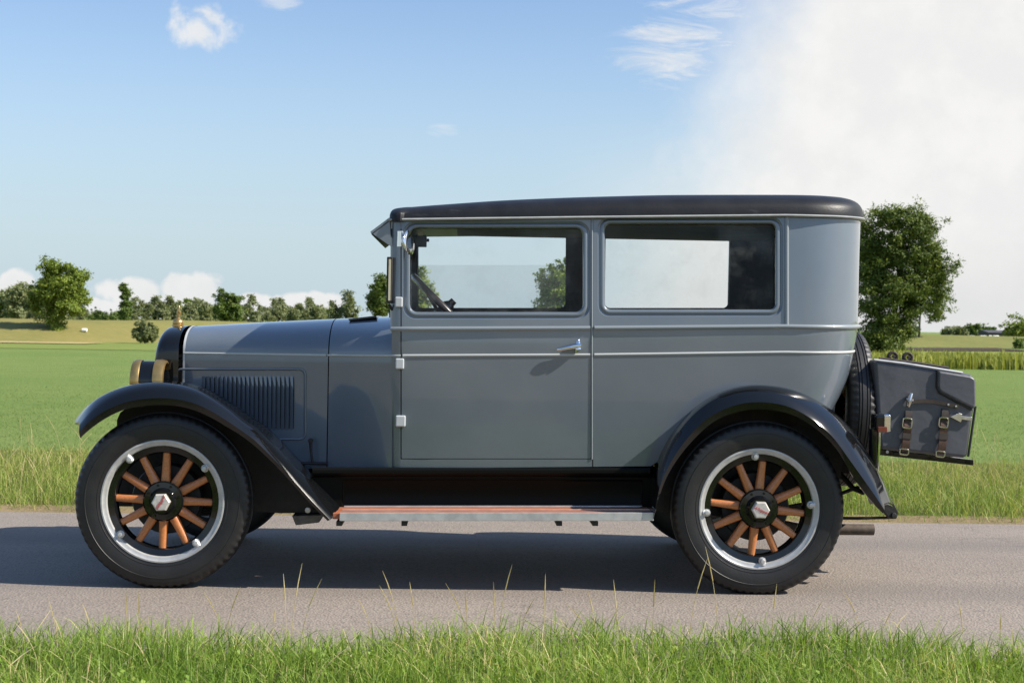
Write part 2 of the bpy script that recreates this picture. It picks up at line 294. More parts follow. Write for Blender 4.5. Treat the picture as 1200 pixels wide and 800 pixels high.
class MB:
    def __init__(s): s.v = []; s.f = []
    def add(s, vs, fs):
        b = len(s.v); s.v += [Vector(p) for p in vs]; s.f += [tuple(b+i for i in f) for f in fs]; return s
    def grid(s, rows, closed=False, flip=False):
        n = len(rows[0]); vs = [p for r in rows for p in r]; fs = []
        for i in range(len(rows)-1):
            for j in range(n if closed else n-1):
                a, b_ = i*n+j, i*n+(j+1) % n; q = (a, b_, b_+n, a+n); fs.append(q[::-1] if flip else q)
        return s.add(vs, fs)
    def loft(s, rings, caps=True):
        s.grid(rings, True); n = len(rings[0]); b = len(s.v)-n*len(rings)
        if caps: s.f.append(tuple(b+i for i in range(n))[::-1]); s.f.append(tuple(b+n*(len(rings)-1)+i for i in range(n)))
        return s
    def box(s, lo, hi):
        x0, y0, z0 = lo; x1, y1, z1 = hi
        return s.add([(x0,y0,z0),(x1,y0,z0),(x1,y1,z0),(x0,y1,z0),(x0,y0,z1),(x1,y0,z1),(x1,y1,z1),(x0,y1,z1)],
                     [(3,2,1,0),(4,5,6,7),(0,1,5,4),(1,2,6,5),(2,3,7,6),(3,0,4,7)])
    def prism(s, near, far):
        n = len(near); return s.add(list(near)+list(far), [tuple(range(n))[::-1], tuple(range(n, 2*n))]+[(i, (i+1) % n, n+(i+1) % n, n+i) for i in range(n)])
    def tube(s, pts, r, n=10, caps=True):
        pts = [Vector(p) for p in pts]; rs = r if isinstance(r, (list, tuple)) else [r]*len(pts); rings = []; up = None
        for i, p in enumerate(pts):
            d = (pts[min(i+1, len(pts)-1)]-pts[max(i-1, 0)]).normalized()
            if up is None: up = d.orthogonal().normalized()
            up = (up-d*up.dot(d)).normalized(); sd_ = d.cross(up)
            rings.append([p+(up*math.cos(a)+sd_*math.sin(a))*rs[i] for a in (2*math.pi*k/n for k in range(n))])
        return s.loft(rings, caps)
    def lathe(s, prof, c, axis='Y', n=48, closed=False, rot=0.):
        # prof = list of (radius, offset along axis)
        rings = []
        for k in range(n):
            a = rot+2*math.pi*k/n; ca, sa = math.cos(a), math.sin(a)
            if axis == 'Y': rings.append([(c[0]+r*ca, c[1]+o, c[2]+r*sa) for r, o in prof])
            elif axis == 'Z': rings.append([(c[0]+r*ca, c[1]+r*sa, c[2]+o) for r, o in prof])
            else: rings.append([(c[0]+o, c[1]+r*ca, c[2]+r*sa) for r, o in prof])
        rings.append(rings[0]); return s.grid(rings, closed)
    def ring_sweep(s, path, sec):                      # path of (point, out, up); sec of (out, up) offsets
        return s.loft([[p+o*a+u*b for a, b in sec] for p, o, u in path])
    def mirror(s, ym):
        m_ = MB(); m_.v = [Vector((p.x, 2*ym-p.y, p.z)) for p in s.v]; m_.f = [f[::-1] for f in s.f]; return m_
    def build(s, name, mat, parent=None, bevel=0, sharp=38, label=None, weld=False):
        me = bpy.data.meshes.new(name); off = world_loc(parent) if parent else Vector((0, 0, 0))
        me.from_pydata([tuple(p-off) for p in s.v], [], s.f); me.materials.append(mat)
        import bmesh
        bm = bmesh.new(); bm.from_mesh(me)
        bmesh.ops.remove_doubles(bm, verts=bm.verts, dist=.00004)
        bmesh.ops.recalc_face_normals(bm, faces=bm.faces); bm.to_mesh(me); bm.free()
        me.polygons.foreach_set('use_smooth', [True]*len(me.polygons)); me.set_sharp_from_angle(angle=R(sharp))
        o = bpy.data.objects.new(name, me); COL.objects.link(o); o.parent = parent
        if bevel:
            b = o.modifiers.new('bevel', 'BEVEL'); b.width = bevel; b.segments = 3; b.limit_method = 'ANGLE'; b.angle_limit = R(40); b.harden_normals = True
        if label: o['label'] = label
        return o
def tag(o, label=None, cat=None, group=None, kind=None):
    for k, v in (('label', label), ('category', cat), ('group', group), ('kind', kind)):
        if v: o[k] = v
    return o
def thing(name, label, cat, loc, group=None):
    o = bpy.data.objects.new(name, None); o.empty_display_size = .3; COL.objects.link(o); o.location = loc
    return tag(o, label, cat, group)
def copy_tree(o, parent=None):
    c = o.copy(); COL.objects.link(c)
    if parent: c.parent = parent
    for ch in o.children: copy_tree(ch, c)
    return c
def raw_mesh(name, verts, nper, faces_per, mats, tint=None):
    """many equal little pieces: verts (N,nper,3), faces_per = list of index tuples inside one piece"""
    N = len(verts); me = bpy.data.meshes.new(name); me.vertices.add(N*nper); me.vertices.foreach_set('co', np.ascontiguousarray(verts, np.float32).ravel())
    idx = np.concatenate([np.array(f) for f in faces_per]); tot_ = np.array([len(f) for f in faces_per])
    loops = (np.arange(N)[:, None]*nper+idx[None]).ravel(); me.loops.add(len(loops)); me.loops.foreach_set('vertex_index', loops.astype(np.int32))
    totals = np.tile(tot_, N); starts = np.concatenate([[0], np.cumsum(totals)[:-1]])
    me.polygons.add(len(totals)); me.polygons.foreach_set('loop_start', starts.astype(np.int32)); me.polygons.foreach_set('loop_total', totals.astype(np.int32))
    me.update(calc_edges=True); me.materials.append(mats)
    if tint is not None:
        at = me.attributes.new('tint', 'FLOAT', 'FACE'); at.data.foreach_set('value', np.repeat(tint, len(faces_per)).astype(np.float32))
    me.validate(); return me

# ------------------------------------------------------------------ ground, road, dike
ROAD0, ROAD1 = -1.02, 2.42
FIELD_Z = -.7
def strip_sheet(name, mat, prof, x0=-1500, x1=1500, nx=3):
    mb = MB(); xs = [lerp(x0, x1, i/(nx-1)) for i in range(nx)]
    mb.grid([[(x, y, z) for x in xs] for y, z in prof]); o = mb.build(name, mat); tag(o, kind='structure'); return o
strip_sheet('road', M['asphalt'], [(ROAD0-.15, -.012), (ROAD0, 0), (.7, .0), (ROAD1, 0), (ROAD1+.1, -.012)], -300, 300, 2)
strip_sheet('road_edge', M['g_sand'], [(ROAD1+.03, -.006), (ROAD1+.16, .012), (ROAD1+.34, .004)], -300, 300, 2)
# one sheet to the horizon, embanked under the road
gp = [(-2600, -.7), (-60, -.7), (-12, -.6), (-7, -.12), (-2.6, -.03), (ROAD0-.05, -.02), (ROAD1+.05, -.02), (6.5, -.04), (10.5, -.45), (13, FIELD_Z), (60, FIELD_Z), (160, FIELD_Z), (3600, FIELD_Z)]
g = strip_sheet('ground', M['g_field'], gp, -3000, 3000, 2)
strip_sheet('near_verge', M['g_verge'], [(-6.5, -.075), (-2.6, -.012), (ROAD0-.02, -.014)], -60, 60, 2)
strip_sheet('far_verge', M['g_verge'], [(ROAD1+.3, -.004), (5.5, -.01), (6.8, -.03)], -60, 60, 2)
strip_sheet('added_reflection_field', M['g_reflection'], [(-220, -.688), (-60, -.688), (-12, -.588), (-7.1, -.10)], -300, 300, 2)  # brown field added behind the camera to neutralise reflections in the paint
def quad_sheet(name, mat, corners, n=12):
    mb = MB(); a, b, c, d = [Vector(p) for p in corners]
    mb.grid([[a.lerp(b, i/n).lerp(d.lerp(c, i/n), j/n) for i in range(n+1)] for j in range(n+1)]); return tag(mb.build(name, mat), kind='structure')
zf = FIELD_Z+.02
quad_sheet('meadow_strip', M['g_strip'], [(-180, 74, zf), (40, 80, zf), (260, 150, zf), (260, 260, zf)][:3]+[(-180, 120, zf)])
# low dike running across the view: (x, y of its foot, top z)
dk = [(-260, 98), (-30, 99), (40, 165), (60, 170), (300, 210)]
def dike(name, mat, pts, ztop, back=26):
    mb = MB(); rows = []
    dens = []
    for (x0, y0), (x1, y1) in zip(pts, pts[1:]):
        for k in range(12): dens.append((lerp(x0, x1, k/12), lerp(y0, y1, k/12)))
    dens.append(pts[-1])
    for dy, fz in ((0, 0), (1.5, .18), (6, .75), (8, .93), (10, 1), (15, 1), (back, .4), (back+12, 0)):
        rows.append([(x, y+dy, FIELD_Z+.01+(ztop-FIELD_Z)*fz+(.05*math.sin(x*.21)+.04*math.sin(x*.53+1))*(1 if fz > .5 else 0)) for x, y in dens])
    mb.grid(rows); return tag(mb.build(name, mat), kind='structure')
dike('dike', M['g_dike'], dk[:2]+[(10, 137)], .93)
dike('dike', M['g_dike_olive'], [(10, 137)]+dk[2:], .70)
quad_sheet('path', M['g_path'], [(-200, 91.5, zf+.05), (-25, 93.0, zf+.05), (-25, 98.8, zf+.05), (-200, 97.8, zf+.05)])
quad_sheet('soil', M['g_soil'], [(42, 128, zf+.06), (58, 140, zf+.06), (62, 163, zf+.06), (46, 150, zf+.06)])

# ------------------------------------------------------------------ grasses
def blades(name, mat, n, xr, yr, z_fn, hr, wr, lean, tint_fn, dens=None, kind='stuff', seg3=False):
    x = rng.uniform(*xr, n); y = rng.uniform(*yr, n)
    if dens is not None:
        keep = rng.uniform(0, 1, n) < dens(x, y); x, y = x[keep], y[keep]; n = len(x)
    h = hr(x, y, n); wd = rng.uniform(*wr, n); a = rng.uniform(0, 2*np.pi, n); la = rng.uniform(0, 2*np.pi, n)
    ln = np.abs(rng.normal(0, lean, n))*h; z = z_fn(x, y)
    wx, wy = np.cos(a)*wd/2, np.sin(a)*wd/2; lx, ly = np.cos(la)*ln, np.sin(la)*ln
    v = np.zeros((n, 7, 3))
    for k, (t, ws, bend) in enumerate(((0, 1, 0), (.45, .85, .28), (.8, .55, .68))):
        zz = z+h*t*(1-.12*bend)
        v[:, 2*k, 0] = x+lx*bend-wx*ws; v[:, 2*k, 1] = y+ly*bend-wy*ws; v[:, 2*k, 2] = zz
        v[:, 2*k+1, 0] = x+lx*bend+wx*ws; v[:, 2*k+1, 1] = y+ly*bend+wy*ws; v[:, 2*k+1, 2] = zz
    v[:, 6, 0] = x+lx*1.15; v[:, 6, 1] = y+ly*1.15; v[:, 6, 2] = z+h*np.clip(1-.25*(ln/h)**2, .5, 1)
    me = raw_mesh(name, v, 7, [(0, 1, 3, 2), (2, 3, 5, 4), (4, 5, 6)], mat, np.clip(tint_fn(x, y, n), 0, 1))
    o = bpy.data.objects.new(name, me); COL.objects.link(o); return tag(o, kind=kind)
def nz(x, y, s, ph=0.):                                 # cheap smooth clumping noise
    return (np.sin(x*s*1.7+ph)+np.sin(y*s*2.3+ph*2+x*s*.6)+np.sin((x+y)*s*3.1+ph*3)+np.sin((x-y)*s*4.7+ph))/4
def edge_w(x): return .09*np.sin(x*2.1)+.06*np.sin(x*5.3+1)+.04*np.sin(x*11.+2)
tag(blades('near_grass', GRASS_N, 150000, (-5.2, 5.2), (-3.6, -.93), lambda x, y: -.02+0*x,
       lambda x, y, n: (rng.uniform(.05, .15, n)+.03*nz(x, y, 3.)+.015*nz(x, y, 8))*np.clip((-.86+edge_w(x)-y)/.3+.35, .3, 1),
       (.0018, .0056), .85, lambda x, y, n: .36+.24*nz(x, y, 2.2, 1)+.12*nz(x, y, 7., 2)+rng.normal(0, .2, n)+(rng.uniform(0, 1, n) < .10)*.6,
       lambda x, y: ((y < -.98+edge_w(x)) | (rng.uniform(0, 1, len(x)) < .08))*(.80+.4*nz(x, y, 5., 4))), 'lush green verge grass along the near road edge', 'grass')
tag(blades('far_verge_grass', GRASS_F, 115000, (-7, 7), (ROAD1+.06, 6.6), lambda x, y: -.02-.01*(y-2.4)+0*x,
       lambda x, y, n: (rng.uniform(.05, .19, n)+.045*nz(x, y, 2.2))*np.clip((y-2.2)/.6, .35, 1)*np.clip(1.25-(y-2.4)*.14, .5, 1),
       (.0025, .0060), .75, lambda x, y, n: .36+.26*nz(x, y, 1.6, 3)+rng.normal(0, .2, n)+(rng.uniform(0, 1, n) < .12)*.45+.15*np.clip((y-3.5)/2, 0, 1),
       lambda x, y: .75+.45*nz(x, y, 3.3, 2)), 'tall yellowing verge grass along the far road edge', 'grass')
def slope(x, y): return np.interp(y, [6.5, 10.5, 13, 200], [-.04, -.45, FIELD_Z, FIELD_Z])
tag(blades('field_grass', GRASS_M, 200000, (-16, 18), (6.3, 34), slope,
       lambda x, y, n: rng.uniform(.015, .048, n)*(1+.3*nz(x, y, 1.3)), (.004, .010), 1.0,
       lambda x, y, n: .45+.2*nz(x, y, .8, 3)+.16*nz(x, y, 2.6, 1)+rng.normal(0, .2, n), lambda x, y: (np.abs(x) < 3.2+y*.42)*np.clip((34-y)/22, 0, 1)), 'short bright green grass of the open field', 'grass')
def stalks(name, spots, mat):
    mb = []; tint = []
    for (x, y, h, lx, ly) in spots:
        n = 6; wd = .0011; pts = []
        for k in range(n+1):
            t = k/n; pts.append(Vector((x+lx*t*t*h, y+ly*t*t*h, h*t*(1-.08*t*t*abs(lx)))))
        for k in range(n):
            a, b = pts[k], pts[k+1]; r0 = wd*(1.25-.6*k/n); r1 = wd*(1.25-.6*(k+1)/n)
            if k >= n-2: r0 *= 2.4; r1 *= (2.4 if k == n-2 else .6)
            for (ux, uy) in ((1, 0), (0, 1)):
                u = Vector((ux, uy, 0)); mb.append([a-u*r0, a+u*r0, b+u*r1, b-u*r1]); tint.append(random.random())
    me = raw_mesh(name, np.array([[tuple(p) for p in q] for q in mb]), 4, [(0, 1, 2, 3)], mat, np.array(tint))
    o = bpy.data.objects.new(name, me); COL.objects.link(o); return tag(o, kind='stuff')
sp = []
for (bx, ty) in ((95, 705), (150, 690), (165, 688), (240, 688), (284, 683), (352, 662), (330, 674), (378, 674), (445, 682), (448, 667), (480, 681), (522, 678), (545, 690), (578, 680), (600, 658), (640, 674), (690, 694), (720, 680), (765, 675), (830, 652), (828, 640), (910, 683), (965, 700), (990, 691), (1050, 711), (1125, 702), (1170, 712), (60, 720), (20, 715), (420, 700), (870, 712)):
    y0 = random.uniform(-1.35, -1.02); top = P(bx, ty, y0); l = random.uniform(-.35, .35)
    sp.append((top.x-l*max(.12, top.z), y0, max(.12, top.z), l, random.uniform(-.2, .2)))
for k in range(70): sp.append((random.uniform(-4, 4), random.uniform(-2.2, -1.05), random.uniform(.1, .2), random.uniform(-.7, .7), random.uniform(-.4, .4)))
tag(stalks('dry_grass_stalks', sp, STRAW), 'thin dry seed stalks rising above the near verge grass', 'grass')
sp = [(random.uniform(-6, 6), random.uniform(2.7, 6.2), random.uniform(.2, .40), random.uniform(-.5, .5), random.uniform(-.3, .3)) for k in range(420)]
tag(stalks('dry_grass_stalks', sp, STRAW), 'pale dry seed stalks standing in the far verge grass', 'grass')
def weeds(name, mat, n, xr, yr, label):                # broad-leaved weeds and clover among the grass
    vs = []; ti = []
    for k in range(n):
        x, y = random.uniform(*xr), random.uniform(*yr); tt = random.uniform(.1, .75)
        for q in range(random.randint(5, 11)):
            a = random.uniform(0, 6.28); l = random.uniform(.010, .028); el_ = random.uniform(.1, 1.1); w_ = l*random.uniform(.22, .4); z0 = random.uniform(.01, .09)
            d = Vector((math.cos(a)*math.cos(el_), math.sin(a)*math.cos(el_), math.sin(el_))); s_ = Vector((-math.sin(a), math.cos(a), 0)); p = Vector((x, y, z0))+d*.01
            vs.append([p, p+d*l*.5+s_*w_, p+d*l-Vector((0, 0, l*.2)), p+d*l*.5-s_*w_]); ti.append(tt+random.uniform(-.15, .15))
    me = raw_mesh(name, np.array([[tuple(p) for p in q] for q in vs]), 4, [(0, 1, 2, 3)], mat, np.clip(np.array(ti), 0, 1))
    o = bpy.data.objects.new(name, me); COL.objects.link(o); return tag(o, label, 'weeds', kind='stuff')
weeds('verge_weeds', GRASS_N, 900, (-5, 5), (-3.2, -1.25), 'small broad leaved weeds among the near verge grass')
weeds('verge_weeds', GRASS_F, 700, (-6.5, 6.5), (2.6, 6), 'small broad leaved weeds among the far verge grass')
# yellow reed strip on the right
def reed_dens(x, y): return np.clip((x-14)/12, .1, 1)
tag(blades('reed_strip', REED, 26000, (14, 75), (66, 76), lambda x, y: FIELD_Z+0*x, lambda x, y, n: rng.uniform(.45, .9, n)*(1+.18*nz(x, y, .5))*np.clip((x-8)/16, .3, 1.),
       (.05, .14), .25, lambda x, y, n: .5+.25*nz(x, y, .5, 1)+rng.normal(0, .2, n), reed_dens), 'yellow green strip of tall crop across the field', 'crop')
# ------------------------------------------------------------------ trees and far things
def crown_mesh(name, lobes, n_clump, per, csz, lsz, mat, seed, shell=.45, droop=0.):
    g_ = np.random.default_rng(seed); L = np.array(lobes, float); wts = (L[:, 3]*L[:, 4]*L[:, 5])**.66; wts /= wts.sum()
    ns = max(6, n_clump//7); n_clump = ns*7               # boughs, each with its own sprays of leaves
    li = g_.choice(len(L), ns, p=wts); d = g_.normal(0, 1, (ns, 3)); d /= np.linalg.norm(d, axis=1)[:, None]
    rr = shell+(1.04-shell)*g_.uniform(0, 1, ns)**.6
    bc = L[li, :3]+d*rr[:, None]*L[li, 3:6]; bt = g_.normal(.47, .13, ns)
    cc = np.repeat(bc, 7, 0)+g_.normal(0, 1, (n_clump, 3))*csz*1.25*np.array([1, 1, .8]); d = np.repeat(d, 7, 0)+g_.normal(0, .4, (n_clump, 3))
    cs = csz*g_.uniform(.35, .95, n_clump); ct = np.repeat(bt, 7)+g_.normal(0, .1, n_clump)
    n = n_clump*per; ci = np.repeat(np.arange(n_clump), per)
    p = cc[ci]+g_.normal(0, 1, (n, 3))*cs[ci][:, None]*np.array([1, 1, .75]); p[:, 2] -= droop*np.abs(g_.normal(0, 1, n))*cs[ci]
    out = d[ci]+g_.normal(0, .75, (n, 3))+np.array([0, 0, .35]); out /= np.linalg.norm(out, axis=1)[:, None]
    a = np.cross(out, g_.normal(0, 1, (n, 3))); a /= np.linalg.norm(a, axis=1)[:, None]; b = np.cross(out, a)
    s_ = (lsz*g_.uniform(.55, 1.25, n))[:, None]
    v = np.stack([p-a*s_*.5, p+b*s_*.30+out*s_*.06, p+a*s_*.6, p-b*s_*.30+out*s_*.06], 1)
    return raw_mesh(name, v, 4, [(0, 1, 2, 3)], mat, np.clip(ct[ci]+g_.normal(0, .13, n), 0, 1))
def trunk_mesh(name, h, r, limbs, seed, lean=0.):
    rn = random.Random(seed); mb = MB()
    pts = [Vector((lean*t*t+rn.uniform(-.02, .02)*h*.3*t, rn.uniform(-.02, .02)*h*.3*t, h*t-.15)) for t in (0, .12, .35, .6, .85, 1)]
    mb.tube(pts, [r*1.5, r*1.05, r*.85, r*.65, r*.4, r*.15], 9)
    for (t, a, l, up) in limbs:
        b = pts[2].lerp(pts[4], t); e = b+Vector((math.cos(a)*l, math.sin(a)*l, up)); mb.tube([b, b.lerp(e, .5)+Vector((0, 0, .06*l)), e], [r*.42, r*.28, r*.08], 7)
    me = bpy.data.meshes.new(name); me.from_pydata([tuple(p) for p in mb.v], [], mb.f); me.materials.append(M['bark']); me.polygons.foreach_set('use_smooth', [True]*len(me.polygons)); return me
def tree(label, loc, crown_me, trunk_me, cat='tree', group=None, name='tree', sc=(1, 1, 1), rz=0.):
    t = thing(name, label, cat, loc, group); t.scale = sc; t.rotation_euler = (0, 0, rz)
    for nm, me in (('trunk', trunk_me), ('crown', crown_me)):
        o = bpy.data.objects.new(nm, me); COL.objects.link(o); o.parent = t
    return t
def at(px, py, Y):
    p = P(px, py, Y); return p
def px_size(Y): return (DIST+Y)/F_PX
def lobes_px(c, Y, items, depth=.9):
    """lobes given as (px, py, rx, ry) outlines at distance Y, relative to the foot c"""
    k = px_size(Y); out = []
    for i, (px, py, rx, ry) in enumerate(items):
        p = P(px, py, Y); out.append((p.x-c.x, (((i*37) % 11)/11-.5)*rx*k*.9, p.z-c.z, rx*k, rx*k*depth, ry*k))
    return out
# big tree on the left, standing at the foot of the dike
Y = 104; c = at(66, 397, Y); c.z = FIELD_Z+.0
it = [(78, 326, 17, 17), (63, 318, 9, 10), (91, 321, 9, 10), (57, 342, 12, 16), (80, 345, 16, 16), (62, 360, 12, 11), (48, 350, 7, 14), (67, 387, 6, 4), (95, 346, 5, 20), (84, 360, 11, 10), (63, 372, 7, 7)]
tree('broad leafy tree at the foot of the dike, tallest on the left', c, crown_mesh('crown', lobes_px(c, Y, it), 820, 50, .21, .17, LEAF_A, 1, .5), trunk_mesh('trunk', 3.6, .16, [(.3, .4, 1.4, 1.6), (.6, 2.8, 1.3, 1.5), (.8, 4.5, 1, 1.4)], 1), name='broadleaf_tree')
# willow bush by the path
Y = 101; c = at(170, 400, Y); c.z = FIELD_Z+.05
tree('rounded grey green willow bush at the foot of the dike', c, crown_mesh('crown', lobes_px(c, Y, [(170, 387, 12, 11), (164, 391, 8, 8), (177, 390, 8, 9), (170, 393, 12, 6)]), 900, 30, .07, .11, LEAF_C, 2, .15), trunk_mesh('trunk', .9, .05, [(.3, .4, .3, .4), (.6, 2.8, .3, .4)], 2), 'bush', name='willow_bush')
# taller single trees among the far line
Y = 150; c = at(147, 384, Y); c.z = FIELD_Z
tree('slim dark columnar poplar behind the dike', c, crown_mesh('crown', lobes_px(c, Y, [(147, 341, 3.6, 8), (147, 352, 5.2, 14), (147.5, 364, 6, 14)]), 210, 34, .15, .22, LEAF_B, 3, .3), trunk_mesh('trunk', 4.5, .12, [], 3), name='poplar_tree')
Y = 170; c = at(268, 384, Y); c.z = FIELD_Z
tree('pointed dark green tree behind the hood, tallest of its row', c, crown_mesh('crown', lobes_px(c, Y, [(268, 337, 5, 7), (268, 350, 9.5, 12), (269, 366, 13, 14), (262, 360, 8, 12)]), 300, 34, .24, .28, LEAF_B, 4, .3), trunk_mesh('trunk', 5, .14, [(.4, 1, 1, 1)], 4), name='pointed_tree')
Y = 128; c = at(446, 394, Y); c.z = FIELD_Z
tree('rounded dark tree rising in front of the windscreen', c, crown_mesh('crown', lobes_px(c, Y, [(446, 336, 10, 13), (443, 350, 11, 14), (449, 357, 11, 13), (438, 352, 6, 8)]), 300, 28, .22, .24, LEAF_B, 5), trunk_mesh('trunk', 4, .12, [], 5), name='round_tree')
Y = 132; c = at(495, 394, Y); c.z = FIELD_Z
tree('small bright tree seen through the front of the door window', c, crown_mesh('crown', lobes_px(c, Y, [(494, 330, 9, 14), (496, 345, 11, 14), (492, 358, 11, 12)]), 260, 28, .22, .24, LEAF_A, 6), trunk_mesh('trunk', 4, .12, [], 6), name='round_tree')
Y = 120; c = at(652, 396, Y); c.z = FIELD_Z
tree('leafy tree seen through the rear of the door window', c, crown_mesh('crown', lobes_px(c, Y, [(655, 316, 14, 17), (645, 332, 14, 16), (655, 345, 17, 16), (644, 355, 13, 12), (660, 358, 14, 12)]), 360, 28, .25, .26, LEAF_A, 7), trunk_mesh('trunk', 5, .14, [(.4, 1, 1, 1)], 7), name='round_tree')
for (px, top, wd, sd, lab) in ((393, 352, 5.5, 8, 'small pale young tree behind the cowl, left of the taller one'), (410, 343, 6.5, 9, 'slender young tree rising behind the cowl ventilator')):
    Y = 190; c = at(px, 385, Y); c.z = FIELD_Z
    tree(lab, c, crown_mesh('crown', lobes_px(c, Y, [(px, top+6, wd*.55, 7), (px, top+16, wd, 12), (px+1, top+26, wd*1.2, 12)]), 130, 24, .26, .34, LEAF_D, sd), trunk_mesh('trunk', 4, .1, [], sd), name='young_tree')
# great tree on the right, with the bushy skirt under it
Y = 116; c = at(1046, 414, Y); c.z = FIELD_Z
it = [(1034, 270, 24, 18), (1050, 258, 22, 12), (1018, 288, 16, 20), (1072, 268, 18, 15), (1088, 284, 12, 16), (1040, 300, 24, 22), (1066, 300, 22, 20), (1086, 305, 14, 14), (1104, 322, 17, 9), (1114, 316, 9, 6), (1022, 325, 20, 24), (1052, 335, 24, 22), (1080, 332, 20, 16), (1098, 346, 12, 12), (1026, 358, 20, 22), (1050, 366, 20, 20), (1092, 366, 12, 14), (1068, 358, 14, 14), (1034, 388, 24, 16), (1052, 396, 14, 14), (1020, 398, 16, 12), (1048, 407, 18, 9), (1026, 408, 20, 8), (1058, 385, 10, 14)]
tree('great spreading tree behind the rear of the car', c, crown_mesh('crown', lobes_px(c, Y, it), 2000, 46, .36, .21, LEAF_G, 10, .45), trunk_mesh('trunk', 8, .3, [(.1, .1, 2.6, 1.6), (.4, .3, 2.8, 3), (.5, 3, 2, 2.5), (.8, 1.4, 1.6, 2.2), (.9, 5, 1.6, 2)], 10, .6), name='great_tree')
Y = 176; c = at(1077, 397, Y)
MBk = trunk_mesh('trunk', 5.5, .14, [], 21, .3)
tree('thin stemmed tree at the right edge of the great tree', c, crown_mesh('crown', lobes_px(c, Y, [(1090, 345, 12, 16), (1094, 362, 10, 16), (1082, 352, 8, 12)]), 170, 28, .34, .28, LEAF_G, 21), MBk, name='thin_tree')
# small far trees on the right
for i, (px, py, its, mt, lab, Y) in enumerate(((1112, 394, [(1112, 391, 5, 3)], LEAF_D, 'lowest faint bush on the right skyline', 420), (1127, 394, [(1124, 388, 8, 5), (1130, 389, 8, 5)], LEAF_D, 'pale rounded tree on the right skyline', 420), (1143, 393, [(1143, 388, 7, 6)], LEAF_B, 'dark rounded tree on the right skyline beside the pale one', 400), (1155, 393, [(1155, 389.5, 5, 4)], LEAF_B, 'small dark tree touching the long low barn', 400),
                                (1192, 396, [(1188, 381, 10, 9), (1198, 379, 12, 11), (1194, 388, 12, 6)], LEAF_A, 'leafy tree beside the barn at the right edge', 210))):
    c = at(px, py, Y); tree(lab, c, crown_mesh('crown', lobes_px(c, Y, its), 160, 30, (.011 if Y > 300 else .020)*Y/10, (.016 if Y > 300 else .016)*Y/10, mt, 30+i), trunk_mesh('trunk', 1.2, .1, [], 30+i), name='skyline_tree')
# low bush on the bank
c = at(1192, 407, 165); tree('low dark bush on the olive bank at the far right', c, crown_mesh('crown', lobes_px(c, 165, [(1192, 403.5, 4.5, 4.5)]), 50, 20, .2, .25, LEAF_B, 40), trunk_mesh('trunk', .5, .04, [], 40), 'bush', name='low_bush')
# the far tree line
protos = []
for i, (its, mt, lab) in enumerate((([(0, 2.2, 1.5, 2.2), (0, 4.4, 1.2, 2.2), (.3, 6.0, .7, 1.2)], LEAF_D, 'pale slender tree in the far row behind the dike'), ([(0, 2.4, 1.9, 2.3), (.5, 4.2, 1.4, 1.8), (-.6, 3.8, 1.2, 1.6)], LEAF_B, 'dark round-headed tree in the far row behind the dike'), ([(0, 2.0, 1.6, 2.0), (-.3, 3.9, 1.3, 1.8), (.5, 5.2, .8, 1.3)], LEAF_A, 'green bushy tree in the far row behind the dike'), ([(0, 1.8, 1.2, 1.9), (.1, 3.9, .8, 2.2), (0, 5.6, .5, 1.3)], LEAF_D, 'narrow pale poplar in the far row behind the dike'))):
    lb = [(x, ((k*37) % 7-3)*.1, z, r, r*.9, rz_) for k, (x, z, r, rz_) in enumerate(its)]
    protos.append((crown_mesh('crown', lb, 150, 24, .34, .42, mt, 50+i), trunk_mesh('trunk', 4, .12, [], 50+i), lab))
rn = random.Random(5)
row = []
tops = smooth_tab([(0, 342), (12, 330), (26, 338), (45, 345), (105, 358), (130, 362), (165, 352), (190, 349), (205, 350), (225, 345), (250, 352), (285, 352), (300, 355), (320, 357), (340, 354), (352, 362), (372, 354), (385, 364)])
px = -12.
while px < 388:
    row.append(px); px += rn.uniform(4.2, 7.2)
for i, px in enumerate(row):
    Y = rn.uniform(190, 250); top = tops(max(px, 0))+rn.uniform(-3, 9); c = at(px, 384, Y); c.z = FIELD_Z
    H = P(px, top, Y).z-FIELD_Z; k = rn.choice((0, 0, 3, 0, 3, 3, 2, 0)) if not 5 < px < 22 else 3
    if 105 < px < 145: k = 1
    cm, tm, lab = protos[k]; s_ = H/6.8 if k in (0, 3) else H/6.2
    tree(lab, c, cm, tm, group='trees of the far row behind the dike', name='far_tree', sc=(s_*rn.uniform(.8, 1.15)*(1.35 if px < 30 else 1.15), s_, s_), rz=rn.uniform(0, 6.28))
# long low barn and pale bales on the right skyline
Y = 380; a, b = at(1157, 395, Y), at(1192, 395, Y); zt = at(1175, 387.0, Y).z; zb = at(1175, 398, Y).z; ze = at(1175, 389.8, Y).z
barn = thing('barn', 'long low dark roofed barn on the right skyline', 'barn', ((a.x+b.x)/2, Y, zb))
MB().box((a.x+.4, Y, zb), (b.x-.4, Y+8, ze)).build('wall', material('barn_wall', (.12, .10, .09), .9), barn)
MB().prism([(a.x, Y-.6, ze), (a.x, Y+4, zt), (a.x, Y+8.6, ze)], [(b.x, Y-.6, ze), (b.x, Y+4, zt), (b.x, Y+8.6, ze)]).build('roof', material('barn_roof', (.055, .055, .07), .8), barn)
bm_ = material('white_wrap', (.75, .74, .70), .5)
def bale(px, py, w_px, h_px, Y, lab, grp=None):
    k = px_size(Y); c = at(px, py, Y); r = h_px*k/2
    mb = MB(); n = 10; L = w_px*k/2; rings = []
    for t, s_ in ((-1, .75), (-.92, .95), (-.5, 1), (0, 1.02), (.5, 1), (.92, .95), (1, .75)): rings.append([(c.x+L*t, c.y+r*s_*math.cos(q), c.z+r+r*s_*math.sin(q)) for q in [2*math.pi*j/n for j in range(n)]])
    o = mb.loft(rings).build('wrapped_bale', bm_); tag(o, lab, 'bale', grp)
